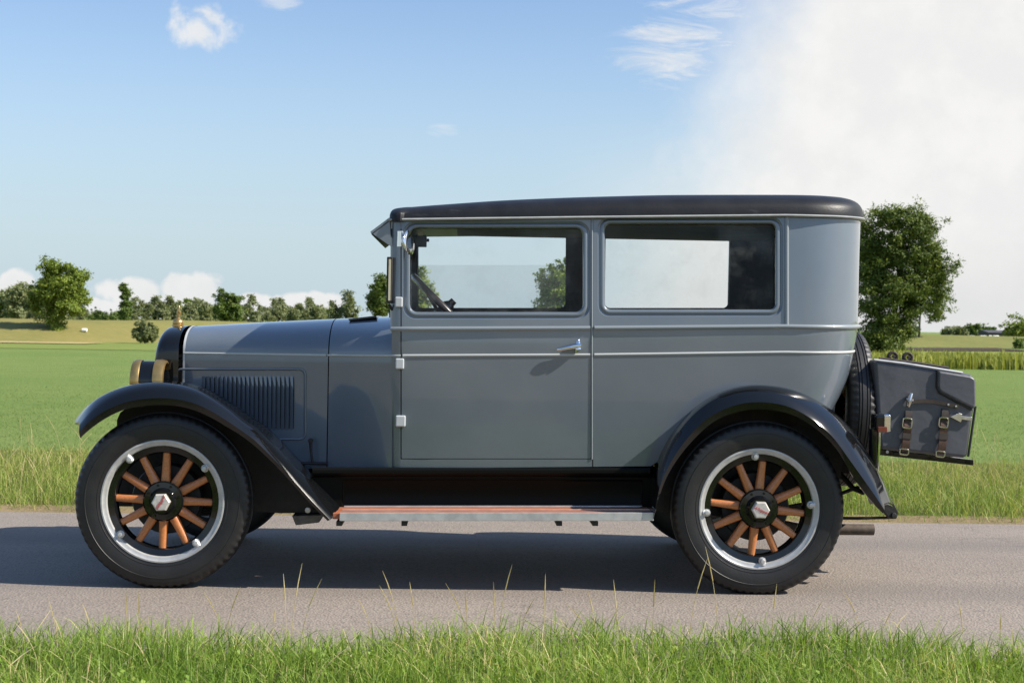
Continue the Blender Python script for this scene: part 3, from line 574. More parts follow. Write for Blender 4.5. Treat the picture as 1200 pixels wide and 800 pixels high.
for px, w_, lab in ((1138.5, 8, 'leftmost white wrapped bale in the row on the right skyline'), (1152, 8, 'white wrapped bale second from the left on the right skyline'), (1160.5, 4, 'shortest white wrapped bale on the right skyline'), (1167, 7, 'rightmost white wrapped bale in the row, before the barn')):
    bale(px, 395.2, w_, 2.4, 300, lab, 'white bales on the right skyline')
bale(99, 389, 6, 4.5, 104.5, 'lone white bale lying on the dry dike slope beside the tallest left tree')
# ------------------------------------------------------------------ the car
YM = 0.77
WF, WR = P(190, 590, 0).x, P(890, 597, 0).x             # axle positions
car = thing('vintage_sedan', 'blue grey two-door vintage sedan with black roof and fenders on wooden spoked wheels', 'car', (0, YM, 0))
def both(mb, name, mat, parent=None, **kw):
    a = mb.build(name, mat, parent or car, **kw); b = mb.mirror(YM).build(name, mat, parent or car, **kw); return a, b

# --- body side as a surface over the traced outline
_yb = smooth_tab([(188, .515), (213, .50), (300, .42), (383, .345), (402, .308), (425, .255), (445, .207), (458, .180), (468, .164), (520, .155), (600, .15), (800, .15), (920, .158)])
def ys(px, py):
    y = _yb(px)
    if px > 430:
        k = min(1, (px-430)/37)
        y += k*(.022*(max(0, py-400)/150)**2+.03*max(0, (385-py)/130))
    return y
def body(px, py, d=0.): return P(px, py, ys(px, py)+d)
eave = lambda px: interp(px, [(455, 257.5), (700, 254.5), (1008, 251.5)])
belt = lambda px: interp(px, [(455, 385.5), (692, 384.5), (920, 382.5)])
bead = lambda px: interp(px, [(213, 413.5), (383, 416), (467, 416.5), (692, 415.5), (920, 412.5), (1000, 411.5)])
sill = lambda px: interp(px, [(213, 549), (467, 548.5), (760, 546)])
FEND = smooth_tab([(758, 600), (761, 568), (767, 544), (782, 511), (806, 481), (836, 460), (872, 449.5), (908, 451), (938, 460), (968, 478), (992, 502), (1010, 529), (1028, 562), (1037, 586)])
# rear corner: super-ellipse in plan whose outline meets the traced rear edge
REAR = smooth_tab([(250, 1008.5), (300, 1007), (381, 1005), (412, 1001), (440, 995), (465, 985), (490, 972), (520, 955)])
CN = 3.0
_rc = {}
def corner(py, t, out=0.):
    c0 = body(920, py); key = round(py, 2)
    if key not in _rc:
        lo, hi = .05, .6; tgt = REAR(py)
        for _ in range(22):
            a = (lo+hi)/2
            mx = max(PR((c0.x+a*math.sin(u)**(2/CN), YM-(YM-c0.y)*math.cos(u)**(2/CN), c0.z))[0] for u in [k*.1 for k in range(4, 15)])
            if mx < tgt: lo = a
            else: hi = a
        _rc[key] = a
    a = _rc[key]; b = YM-c0.y
    s_, c_ = math.sin(t), math.cos(t)
    p = Vector((c0.x+a*max(s_, 0)**(2/CN), YM-b*max(c_, 0)**(2/CN), c0.z+.012*(1-c_)))
    if out:
        n = Vector((max(s_, 1e-6)**(2-2/CN)/a, -max(c_, 1e-6)**(2-2/CN)/b, 0)).normalized(); p += n*out
    return p
CT = [math.pi/2*(k/18) for k in range(19)]
def ribbon_path(pyf, x0, x1, rear=True, step=14, off=0.):
    """line along the body side and round the back: (point, outward, up)"""
    out = []; n = max(2, int((x1-x0)/step))
    for i in range(n+1):
        px = lerp(x0, x1, i/n); p = body(px, pyf(px)); q = body(px+1, pyf(px+1)); d = (q-p).normalized(); o = Vector((d.y, -d.x, 0)).normalized()
        out.append((p+o*off, o, Vector((0, 0, 1))))
    if rear:
        for t in CT[1:]:
            p = corner(pyf(920), t); q = corner(pyf(920), t, .01); o = (q-p).normalized(); out.append((p+o*off, o, Vector((0, 0, 1))))
    return out

# --- panels with rounded window openings
def rrect(x0, x1, y0, y1, r, k=7, m_=9):
    pts = []
    cs = [(x1-r, y0+r, -90), (x1-r, y1-r, 0), (x0+r, y1-r, 90), (x0+r, y0+r, 180)]
    for i, (cx, cy, a0) in enumerate(cs):
        for j in range(k+1):
            a = R(a0+90*j/k); pts.append((cx+r*math.cos(a), cy+r*math.sin(a)))
        nx = cs[(i+1) % 4]; a = R(a0+90); p0 = (cx+r*math.cos(a), cy+r*math.sin(a)); b = R(nx[2]); p1 = (nx[0]+r*math.cos(b), nx[1]+r*math.sin(b))
        for j in range(1, m_): pts.append((lerp(p0[0], p1[0], j/m_), lerp(p0[1], p1[1], j/m_)))
    return pts
def panel(outer, hole, profile, surf, n=5, topf=None):
    """outer/hole = (x0,x1,y0,y1,r); profile = (margin px, depth m) from outside inwards"""
    o_ = rrect(*outer)
    if topf: o_ = [(x, y+(topf(x)-topf(outer[0]))*max(0, 1-(y-outer[2])/(outer[3]-outer[2]))) for x, y in o_]
    def hl(mg): return rrect(hole[0]-mg, hole[1]+mg, hole[2]-mg, hole[3]+mg, max(hole[4]+mg*.8, .5))
    first = hl(profile[0][0]); rings = []
    for k in range(n): rings.append([surf(lerp(a[0], b[0], k/n), lerp(a[1], b[1], k/n), 0) for a, b in zip(o_, first)])
    for mg, d in profile: rings.append([surf(x, y, d) for x, y in hl(mg)])
    return MB().grid(rings, True)
WPROF = [(8.5, 0), (8, .004), (6.2, .006), (5, .0015), (3, -.0005), (1.2, .002), (.2, .008), (0, .016), (0, .04)]
HOLE_D = (480.5, 683, 267.5, 365.5, 9); HOLE_Q = (709, 908.5, 262.5, 362.5, 7)
# far openings, as seen through the near ones
def far_equiv(x0, x1, y0, y1, r, Yf=1.375, grow=0.):
    a, b = P(x0, y0, Yf), P(x1, y1, Yf); A = PR((a.x, 2*YM-Yf, a.z)); B = PR((b.x, 2*YM-Yf, b.z)); return (A[0]-grow, B[0]+grow, A[1]-grow, B[1]+grow, r)
FAR_D = far_equiv(490, 661, 276, 361, 7); FAR_Q = far_equiv(706, 849, 275, 361, 7)
FAR_DO = far_equiv(490, 661, 276, 361, 8, grow=3); FAR_QO = far_equiv(706, 849, 275, 361, 8, grow=3)
DOOR = (470.6, 692.4, eave(470)+1, 537, 1.2)
def door_panel(h): return panel(DOOR, h, WPROF, body, 9, eave)
QUART = (695.2, 920, eave(695)+.5, belt(800), .6)
# body shell: quarter panels, rear corners, cowl, sill strips, pillars
def shell_half(hq):
    mb = panel(QUART, hq, WPROF, body, 5, eave)
    cols = [695.2+(920-695.2)*k/20 for k in range(21)]
    rows = []
    for i in range(15):
        r = []
        for px in cols:
            bot = min(sill(px), FEND(px)+12) if px > 758 else sill(px); r.append(body(px, lerp(belt(px)-.5, bot, i/14)))
        rows.append(r)
    mb.grid(rows)
    mb.grid([[corner(lerp(eave(920)-1, 383, i/10), t) for t in CT] for i in range(11)])
    def low_(t):
        px = PR(corner(480, t))[0]; return min(515, FEND(px)+9) if px < 990 and t < .7 else 515
    mb.grid([[corner(lerp(383, low_(t), i/14), t) for t in CT] for i in range(15)])
    rows = []                                             # tuck under at the rear corner next to the fender
    mb.grid([[body(px, lerp(537.8, sill(px), j/2)) for px in (469, 520, 580, 640, 694)] for j in range(3)])
    # windscreen pillar
    px_ = [457.5, 458, 460, 463, 466, 469.4]
    mb.grid([[body(px, lerp(eave(460)+.5, 387, j/24), .02 if k == 0 else (.006 if k == 1 else (.001 if k == 2 else 0))) for k, px in enumerate(px_)] for j in range(25)])
    mb.grid([[body(px, lerp(386, 548, j/16)) for px in (459, 462, 466, 469.4)] for j in range(17)])
    mb.grid([[body(458, lerp(eave(460)+.5, 388, j/8), d)+Vector((e, 0, 0)) for d, e in ((.012, 0), (.05, 0), (.06, .01), (.06, .05), (.02, .09))] for j in range(9)])
    return mb
def arch(px, top, zb_py, w_grow=0., n=2.25, k=18):
    y0 = _yb(px)-w_grow; b0 = P(px, zb_py, y0); zt = P(px, top, YM).z; x = b0.x; b = YM-y0
    return [Vector((x, YM-b*math.cos(u)**(2/n), b0.z+(zt-b0.z)*math.sin(u)**(2/n))) for u in [math.pi/2*i/k for i in range(k+1)]]
htop = lambda px: interp(px, [(188, 383), (213, 381.8), (293, 377.2), (387, 373), (433, 371), (459, 369.5)])
def hood_section(px, top=None, bd=None, grow=0., low=None, xs=0.):
    top = htop(px) if top is None else top; bd = bead(px) if bd is None else bd; low = sill(px) if low is None else low
    side = [P(px, lerp(low, bd, j/10), _yb(px)-grow) for j in range(10)]
    x0 = side[0].x; h = [Vector((x0, p.y, p.z)) for p in side]+[Vector((x0, p.y, p.z)) for p in arch(px, top, bd, grow)]
    return h+[Vector((p.x, 2*YM-p.y, p.z)) for p in h[-2::-1]]
sh = shell_half(HOLE_Q); shf = shell_half(FAR_QO).mirror(YM)
sh.v, sh.f = sh.v, sh.f; b0 = len(sh.v); sh.v += shf.v; sh.f += [tuple(b0+i for i in f) for f in shf.f]
sh.grid([hood_section(px) for px in (383.6, 390, 398, 406, 414, 422, 430, 438, 446, 453, 459)])
shell = sh.build('body_shell', M['paint'], car)
dn, df = door_panel(HOLE_D).build('door', M['paint'], car), door_panel(FAR_DO).mirror(YM).build('door', M['paint'], car)
# header over the windscreen
xh = P(458, 262, .2).x
MB().box((xh, .2, P(458, 268, .2).z), (xh+.05, 2*YM-.2, P(458, 257, .2).z)).build('windscreen_header', M['paint'], car)
MB().box((xh-.002, .22, P(458, 372, .2).z), (xh+.03, 2*YM-.22, P(458, 366, .2).z)).build('windscreen_frame', M['black'], car)
MB().box((xh+.015, .21, P(458, 367, .2).z), (xh+.020, 2*YM-.21, P(458, 267, .2).z)).build('windscreen', M['glass'], car)

# --- hood
hs = [213+ (382.4-213)*k/12 for k in range(13)]
hood = MB().grid([hood_section(px) for px in hs]); hood.build('hood', M['paint'], car)
for px, wd in ((213.8, 1.3),):
    MB().grid([hood_section(px-wd, grow=.003, top=htop(px)-.6, bd=bead(px)-.4), hood_section(px+wd, grow=.003, top=htop(px)-.6, bd=bead(px)-.4)]).build('hood_highlight_trim', M['line'], car)  # pale trim band, with the hood's front-edge highlight in its colour
# raised louver panel with pressed slats
def on_hood(px, py, d=0.): return P(px, py, _yb(px)+d)
def louver_side():
    mb = MB(); o_ = (206, 357.5, 432.5, 514.5, 7)
    mb.grid([[on_hood(x, y, d) for x, y in rrect(o_[0]-mg, o_[1]+mg, o_[2]-mg, o_[3]+mg, o_[4]+mg, 6, 8)] for mg, d in ((1.6, .0), (.9, -.004), (0, -.005), (-.9, -.0035), (-1.6, 0.0015))], True)
    lm = MB()
    for k in range(21):
        x = 239+k*5.15
        y0, y1 = 440.5, 503.5
        rows = []
        for j in range(9):
            t = j/8; y = lerp(y0, y1, t); h = .011*min(1, 6*min(t, 1-t)+.0)
            rows.append([on_hood(x-2.3, y, .0005), on_hood(x-1.2, y, -h*.35), on_hood(x+.6, y, -h*.8), on_hood(x+1.5, y, -h), on_hood(x+1.6, y, .0006)])
        lm.grid(rows)
    return mb, lm
a, b = louver_side()
for q in (a, a.mirror(YM)): q.build('louver_panel', M['paint'], car)
for q in (b, b.mirror(YM)): q.build('louver', M['paint'], car)
dk_ = MB()                                               # black strips laid on the hood for the shade behind each louver
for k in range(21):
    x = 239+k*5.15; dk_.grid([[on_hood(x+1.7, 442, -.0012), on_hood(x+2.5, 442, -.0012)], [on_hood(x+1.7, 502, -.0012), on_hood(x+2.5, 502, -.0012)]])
both(dk_, 'louver_slot_shade', M['matblack'])
# coachlines and mouldings
RND = [(0, -.5), (.55, -.5), (.9, -.25), (1, 0), (.9, .25), (.55, .5), (0, .5)]
def sec(out, hgt): return [(a*out-.001, b*hgt) for a, b in RND]
def hood_path(x0, x1):
    r = []
    for k in range(13):
        px = lerp(x0, x1, k/12); p = P(px, bead(px), _yb(px)); q = P(px+1, bead(px+1), _yb(px+1)); d = (q-p).normalized(); r.append((p, Vector((d.y, -d.x, 0)).normalized(), Vector((0, 0, 1))))
    return r
both(MB().ring_sweep(hood_path(215, 382.4), sec(.005, .009)), 'coachline', M['line'])
both(MB().ring_sweep(ribbon_path(bead, 384, 469.5, False, 5), sec(.005, .008)), 'coachline', M['line'])
for prt, x0, x1, rear in ((None, 472, 691.5, False), (None, 696.5, 920, True)):
    both(MB().ring_sweep(ribbon_path(bead, x0, x1, rear), sec(.006, .011)), 'coachline', M['line'])
    both(MB().ring_sweep(ribbon_path(belt, x0 if rear else 459, x1, rear), sec(.014, .020)), 'belt_moulding', M['belt'])
vp = [(body(922, lerp(eave(922)+2, 380, j/10)), Vector((0, -1, 0)), Vector((1, 0, 0))) for j in range(11)]
both(MB().ring_sweep(vp, sec(.009, .017)), 'corner_moulding', M['belt'])
vp = [(body(693.8, lerp(eave(694)+1, 538, j/16)), Vector((0, -1, 0)), Vector((1, 0, 0))) for j in range(17)]
both(MB().ring_sweep(vp, sec(.005, .0075)), 'door_edge_moulding', M['belt'])
drip = ribbon_path(lambda x: eave(x)+.2, 457, 920)
both(MB().ring_sweep(drip, [(-.004, -.005), (.020, -.006), (.025, 0), (.020, .005), (-.004, .005)]), 'drip_rail', M['drip'])
# --- hinges, handle
for (px, py, dx, dy) in ((467.5, 354, 4.6, 6), (468.5, 426, 5.2, 6.2), (469.5, 493, 6, 6.5)):
    y = ys(px, py); a, b = P(px-dx, py+dy, y), P(px+dx, py-dy, y)
    mb = MB().box((a.x, y-.022, a.z), (b.x, y+.004, b.z)); both(mb, 'door_hinge', M['hinge'], bevel=.006)
y = ys(670, 408)
hd = MB().tube([P(652.5, 409.3, y-.022), P(656, 409, y-.024), P(664, 407.6, y-.026), P(672, 406.0, y-.026), P(680, 405.0, y-.020)], [.004, .0075, .0095, .0115, .013], 12)
hd.tube([P(677, 406.5, y+.002), P(677, 406.5, y-.022)], [.017, .013], 14); hd.tube([P(677.4, 409, y-.018), P(677.5, 402, y-.018), P(677.6, 397.8, y-.016)], [.016, .0125, .007], 12)
hd.tube([P(675, 407, y-.015), P(675, 413.5, y-.012)], [.007, .004], 8)
both(hd, 'door_handle', M['chrome'])
# --- glazing
def pane(h, d=.028, y0=None):
    pts = rrect(h[0], h[1], h[2] if y0 is None else y0, h[3], 3, 3, 2); m_ = MB(); v = [body(x, y, d) for x, y in pts]; w_ = [p+Vector((0, .005, 0)) for p in v]
    return m_.prism(v, w_)
pane(HOLE_D).build('window_pane', M['glass'], dn); pane(HOLE_Q).build('window_pane', M['glass'], car)
pane(FAR_DO, y0=FAR_DO[2]+.42*(FAR_DO[3]-FAR_DO[2])).mirror(YM).build('window_pane', M['pale_pane'], df); pane(FAR_QO).mirror(YM).build('window_pane', M['glass'], car)

# --- roof
def roof_outline():
    pts = []; xf = P(455.5, 250, .14).x
    near = []
    for k in range(7):
        a = R(90*k/6); near.append((xf+.045*(1-math.sin(a)), .145+.045*(1-math.cos(a))))
    near = [(xf, YM-(YM-.19)*(1-k/10)) for k in range(0, 0)]+near[::-1]
    return xf
XF = roof_outline()
def roof_loop(n_side=60):
    """near half of the plan: front centre -> near side -> rear centre"""
    L = [(XF, lerp(YM, .21, k/8)) for k in range(8)]
    for k in range(7):
        a = R(90*k/6); L.append((XF+.05*(1-math.cos(a)), .21-.05*math.sin(a)))
    for k in range(1, n_side):
        px = lerp(466, 920, k/n_side); p = body(px, eave(px)); L.append((p.x, p.y-.012))
    for t in CT: p = corner(eave(920), t, .012); L.append((p.x, p.y))
    return L
near = roof_loop(); loop = near+[(x, 2*YM-y) for x, y in near[-2:0:-1]]
zx = [(XF, P(455, 255.5, .145).z), (body(700, 254).x, P(700, 252.5, .145).z), (P(1008, 249, .5).x, P(1008, 249.5, .2).z)]
rt = smooth_tab([(455, 242.5), (470, 241), (520, 237), (600, 231.5), (700, 227.5), (800, 225.3), (900, 225), (1010, 225.5)])
def roof_h(x):
    px = PR((x, .25, 1.7))[0]; return P(px, rt(px), .25).z-interp(x, zx)
cx, cy = (XF+loop[len(near)-1][0])/2, YM
rb = MB(); rings = []
for s_ in (1.0, 1.0, .993, .982, .965, .94, .91, .87, .82, .75, .65, .5, .35, .2, .08):
    rg = []
    first = not rings
    for x, y in loop:
        # shrink towards a spine so the front and rear roll over within a hand's breadth
        sx = cx+(x-cx)*(1-(1-s_)*.62*(.16 if x < XF+.3 else .50)); sy = lerp(cy, y, s_)
        front = x < XF+.06
        e = 1-s_**7
        h = max(e, 0)**.42*roof_h(sx)
        rg.append(Vector((sx, sy, interp(sx, zx)+(-.012 if first else h))))
    rings.append(rg)
rb.grid(rings, True); n = len(loop); b0 = len(rb.v)-n; rb.f.append(tuple(b0+i for i in range(n)))
rb.f.append(tuple(range(n))[::-1])
rb.build('roof', M['roof'], car, sharp=50)
# visor above the windscreen
tip, top, bot = (434, 271.5), (456, 255), (458.5, 289)
for (yy0, yy1, nm) in ((.185, 2*YM-.185, 'sun_visor'),):
    a, b, c = P(*tip, yy0), P(*top, yy0), P(*bot, yy0)
    th_ = Vector((.004, 0, -.009)); f = lambda p, y: Vector((p.x, y, p.z))
    mb = MB().prism([a, b, b+th_, a+th_], [f(a, yy1), f(b, yy1), f(b+th_, yy1), f(a+th_, yy1)])
    for y0, y1 in ((yy0+.001, yy0+.005),): mb.prism([f(a+th_*.2, y0), f(b+th_*.5, y0), f(c, y0)], [f(a+th_*.5, y1), f(b+th_*.5, y1), f(c, y1)])
    vo_ = mb.build(nm, M['paint'], car, sharp=25); q_ = th_*.45
    MB().prism([a+th_*1.02, b+th_*1.02, b+th_*1.02+q_, a+th_*1.02+q_], [f(a+th_*1.02, yy1), f(b+th_*1.02, yy1), f(b+th_*1.02+q_, yy1), f(a+th_*1.02+q_, yy1)]).build('visor_shade_sheet', M['matblack'], vo_)  # black sheet added to keep grass reflections off the visor's underside
# wind deflector seen edge-on beside the windscreen pillar
a, b = P(452.6, 355, .17), P(460.2, 301, .17)
wd_ = MB()
wd_.box((a.x, .165, a.z), (b.x, .33, b.z)); o = wd_.build('wind_deflector', M['matblack'], car, bevel=.004)
MB().box((P(454.8, 352, .16).x, .163, P(455, 352, .16).z), (P(457.4, 352, .16).x, .1648, P(455, 303.5, .16).z)).build('glass_edge', M['ivory'], o)
MB().tube([P(456, 357, .17), P(459.5, 363, .185)], .006, 8).build('deflector_bracket', M['matblack'], car)
# exterior mirror on the pillar
mr = MB().tube([P(469.5, 271, .135), P(469.5, 289, .135)], .016, 16); mr.tube([P(470, 283, .135), P(478, 287, .10)], .008, 10); mr.tube([P(470, 280, .135), P(470, 280, .175)], .009, 10)
mo = mr.build('wing_mirror', M['chrome'], car)
c = P(479.5, 284.5, .085); ax = Vector((.92, -.36, .12)).normalized(); u_ = ax.cross(Vector((0, 0, 1))).normalized(); v_ = u_.cross(ax)
rings = []
for r_, o_ in ((.0, .006), (.03, .005), (.052, .002), (.054, 0), (.050, -.006), (.036, -.016), (.018, -.021), (.0, -.022)):
    rings.append([c+ax*o_+(u_*math.cos(q)+v_*math.sin(q))*max(r_, .0008) for q in [2*math.pi*k/28 for k in range(28)]])
MB().loft(rings).build('mirror_head', M['chrome'], mo)
# cowl ventilator
cvp = [P(410, 373.6, YM-.12), P(443, 369.8, YM-.12), P(443, 372.6, YM-.12), P(412, 376.2, YM-.12)]
MB().prism([p+Vector((0, -.12, 0)) for p in cvp], [p+Vector((0, .36, 0)) for p in cvp]).build('cowl_ventilator', M['black'], car, bevel=.003)

# --- radiator shell, core, cap, mascot
def at_x(sec_, X): return [Vector((X, p.y, p.z)) for p in sec_]
rad = MB().grid([at_x(hood_section(213, 381.4+d_, 413.5+d_*1.1, g_), X) for X, d_, g_ in ((-1.284, 0, .010), (-1.30, 0, .012), (-1.335, .2, .012), (-1.355, .8, .011), (-1.370, 2.2, .009), (-1.382, 5, .004), (-1.391, 9, -.004), (-1.3965, 14, -.016), (-1.3975, 20, -.032), (-1.394, 25, -.045), (-1.384, 28, -.052))])
rad.build('radiator_shell', M['black'], car)
xs0 = -1.388
cr_ = MB()
for k in range(27):
    y = .58+k*.38/26; cr_.box((xs0-.002, y-.0025, .42), (xs0+.003, y+.0025, .94))
cr_.build('radiator_grille', M['nickel'], car); MB().box((xs0+.005, .57, .4), (xs0+.03, .97, .95)).build('radiator_core', M['matblack'], car)
pc = P(208.6, 384, YM); k_ = 1/ (F_PX/(DIST+YM))
cp = MB().lathe([(0, 0), (6.6*k_, 0), (6.6*k_, 4.4*k_), (5.6*k_, 4.6*k_), (6.2*k_, 5.2*k_), (6.4*k_, 7*k_), (5.2*k_, 9*k_), (3.2*k_, 10.5*k_), (2*k_, 12*k_), (0, 12*k_)], pc, 'Z', 24)
cp_o = cp.build('radiator_cap', M['gold'], car)
ms = MB()
base = pc+Vector((0, 0, 11.5*k_))
ms.tube([base+Vector((dx*k_, 0, dz*k_)) for dx, dz in ((.3, 0), (.2, 2), (-.2, 5), (.2, 8), (.9, 11), (1.1, 13), (.6, 14.6))], [1.6*k_, 1.9*k_, 1.3*k_, 1.8*k_, 1.3*k_, 1.0*k_, .4*k_], 12)
for s_ in (-1, 1): ms.tube([base+Vector((.5*k_, s_*1.4*k_, 8*k_)), base+Vector((2.2*k_, s_*2.4*k_, 6*k_)), base+Vector((2.6*k_, s_*2*k_, 3*k_))], [.9*k_, .8*k_, .4*k_], 8)
ms.build('mascot', M['gold'], cp_o)

# --- headlamps on a crossbar
def headlamp(y):
    sgn = 1
    c = P(176.5, 446.5, .42); c = Vector((c.x, y, c.z)); k_ = (DIST+.42)/F_PX; r_ = 25.2*k_
    x = lambda px: (px-176.5)*k_
    o = MB().lathe([(0, x(168)), (r_*.94, x(166)), (r_*.94, x(184)), (r_*.55, x(190)), (0, x(192))], c, 'X', 40).build('headlamp', M['black'], car)
    MB().lathe([(r_*.97, x(167.5)), (r_*1.0, x(166)), (r_*1.0, x(161)), (r_*.93, x(157.5)), (r_*.86, x(157)), (r_*.86, x(160)), (r_*.92, x(167))], c, 'X', 40).build('bezel', M['gold'], o)
    MB().lathe([(r_*.955, x(182.5)), (r_*1.0, x(183.2)), (r_*1.02, x(190)), (r_*.97, x(194.5)), (r_*.87, x(195.5)), (r_*.85, x(193)), (r_*.90, x(184))], c, 'X', 40).build('rear_ring', M['gold'], o)
    MB().lathe([(0, x(153)), (r_*.5, x(154.5)), (r_*.87, x(158)), (r_*.87, x(159)), (0, x(156))], c, 'X', 40).build('lens', M['glass'], o)
headlamp(.42); headlamp(2*YM-.42)
c = P(178, 470, .42); MB().tube([(c.x, .2, c.z), (c.x, .42, c.z+.0), (c.x, 2*YM-.42, c.z), (c.x, 2*YM-.2, c.z)], .014, 10).build('lamp_crossbar', M['black'], car)

# --- fenders
def fender(stations, inner_end=.47, flat=.22):
    mb = MB(); T, Cc, L = [catmull([s_[k] for s_ in stations], 5) for k in range(3)]
    rings = []
    n = len(T)
    for ii, (t_, c_, l_) in enumerate(zip(T, Cc, L)):
        pT = P(t_[0], t_[1], flat); pT2 = Vector((pT.x, .11, lerp(pT.z, P(c_[0], c_[1], -.015).z, .18)))
        pC = P(c_[0], c_[1], -.012); pL = P(l_[0], l_[1], -.04)
        mid = pT2.lerp(pC, .55)+Vector((0, -.012, .010))*min(1, ii/7)
        pin = Vector((pT.x, inner_end, pT.z-.03))
        d = (pL-pC)
        outer = [pin, Vector((pT.x, .34, pT.z-.006)), pT, pT2, mid, pC, pC+d*.2+Vector((0, -.014, 0)), pC+d*.6+Vector((0, -.022, 0)), pL+Vector((0, -.002, 0)), pL]
        dn_ = (pL-pC).normalized()*.006
        inner = [pL+Vector((0, .010, 0)), pC+d*.6+Vector((0, -.008, 0)), pC+Vector((0, .010, 0))+dn_*2, mid+dn_*2.2+Vector((0, .006, 0)), pT2+dn_*2.2, pT+dn_*2.2, Vector((pT.x, .34, pT.z-.006))+dn_*2.2, pin+dn_*2.2]
        rings.append(outer+inner)
    return mb.loft(rings)
ff = [((95, 491), (94, 495.5), (94, 513)), ((110, 473), (108, 479.5), (105, 503)), ((130, 459.5), (128, 466), (122, 491)), ((155, 450), (154, 457), (144, 480.5)), ((180, 446), (180, 453.5), (172, 475)),
      ((205, 446.5), (206, 454.5), (203, 475)), ((230, 452), (231, 460), (228, 480.5)), ((252, 463), (252, 470.5), (249, 490)), ((275, 478), (270, 482.5), (266, 500)), ((290, 489), (286, 495), (281, 509)),
      ((307.6, 500), (303, 507), (297, 521)), ((322, 513), (320, 525), (313, 535.5)), ((342, 534), (337, 543.6), (329, 551.5)), ((358, 550), (353, 562.5), (345, 569)), ((378, 569.6), (371, 582.6), (363, 589)), ((399, 592), (392, 605), (384, 610))]
fm = fender(ff); both(fm, 'front_fender', M['black'], sharp=30)
rf = [((757, 600), (765, 600), (766, 608)), ((760, 570), (767.5, 569), (774, 577)), ((767, 543.5), (774, 546), (786, 550)), ((782, 511), (789, 516), (807, 521)), ((806, 481), (811, 487.5), (836, 494)), ((836, 460), (839, 467), (866, 482)), ((872, 449.5), (872, 457.5), (893, 479.5)),
      ((908, 451), (906, 459), (926, 485)), ((938, 460), (934, 468.5), (956, 502)), ((968, 478), (963, 486.5), (980, 526)), ((992, 502), (987, 509.5), (998, 556)), ((1010, 529), (1006, 536), (1013, 577)), ((1028, 562), (1025, 567), (1024, 590)), ((1038, 588), (1035.5, 590), (1034.5, 601))]
rm = fender(rf); both(rm, 'rear_fender', M['black'], sharp=30)
# black splash panels inside the wheel openings
def flat_panel(poly, y0, y1): return MB().prism([P(x, yy, y0) for x, yy in poly], [P(x, yy, y0)+Vector((0, y1-y0, 0)) for x, yy in poly])
both(flat_panel([(150, 477), (180, 470), (215, 470), (262, 480), (300, 505), (340, 540), (395, 590), (390, 600), (330, 601), (300, 599), (262, 594), (140, 593), (134, 580), (133, 530), (137, 505), (137, 492), (141, 483)], .34, .35), 'inner_splash_panel', M['matblack'])
both(flat_panel([(764, 598), (770, 545), (800, 482), (850, 456), (920, 457), (962, 482), (990, 525), (985, 560), (925, 580), (900, 604), (800, 604)], .215, .222), 'wheel_house', M['matblack'])
# --- side apron and running board
def apron():
    mb = MB(); y = lambda py: .172+max(0, (556-py))*.0+(.03 if py > 557 else 0)
    xa, xb = 366, 762
    rows = []
    for py, Y in ((547, .185), (548, .165), (550.5, .158), (554, .158), (556.5, .165), (558, .19), (559.5, .195)): rows.append([P(lerp(xa, xb, k/20), py, Y) for k in range(21)])
    mb.grid(rows)
    prof = [(1.5, 0), (1, .004), (0, .010), (-1, .012)]
    pn = panel((xa, xb, 559.5, 597, .5), (402, 752, 563, 592.5, 3), prof, lambda x, yy, d: P(x, yy, .195+d), 3); mb.add(pn.v, pn.f)
    hl = rrect(403, 751, 564, 591.5, 2.2); mb.add([P(x, yy, .207) for x, yy in hl], [tuple(range(len(hl)))])
    return mb
both(apron(), 'side_apron', M['apron'], sharp=30)
bo = [(P(398, 600.6, -.03)), (P(766, 600.4, -.03))]
zt0, zt1 = bo[0].z, bo[1].z; bx0, bx1 = bo[0].x, bo[1].x
def slab(y0, y1, t0, t1, xa=bx0, xb=bx1):
    return MB().prism([(xa, y0, zt0-t0), (xb, y0, zt1-t0), (xb, y0, zt1-t1), (xa, y0, zt0-t1)], [(xa, y1, zt0-t0), (xb, y1, zt1-t0), (xb, y1, zt1-t1), (xa, y1, zt0-t1)])
for rbm in (slab(-.02, .205, .004, .028, bx0-.03, bx1),):
    a, b = both(rbm, 'running_board', M['board'], bevel=.002)
for par, mir in ((a, False), (b, True)):
    e_ = slab(-.036, -.021, -.001, .034); t_ = slab(.085, .089, -.001, .005); u2 = slab(.196, .204, -.002, .005)
    for q in (e_, t_, u2): (q.mirror(YM) if mir else q).build('edge_trim', M['alu'], par, bevel=.002)
br = MB()
for px in (398, 474, 655, 697):
    p = P(px, 611.5, .02); br.box((p.x-.012, -.01, p.z-.012), (p.x+.012, .3, p.z+.006))
both(br, 'board_bracket', M['matblack'])
# hood latch
lt = MB().tube([P(364, 517, .33), P(364.5, 530, .325), P(366, 541, .325)], [.008, .005, .006], 10); lt.lathe([(0, -.012), (.011, -.01), (.011, .01), (0, .012)], P(364, 516, .33), 'Y', 16)
lt.tube([P(352, 542.5, .33), P(384, 543, .33)], .007, 8)
both(lt, 'hood_latch', M['matblack'])
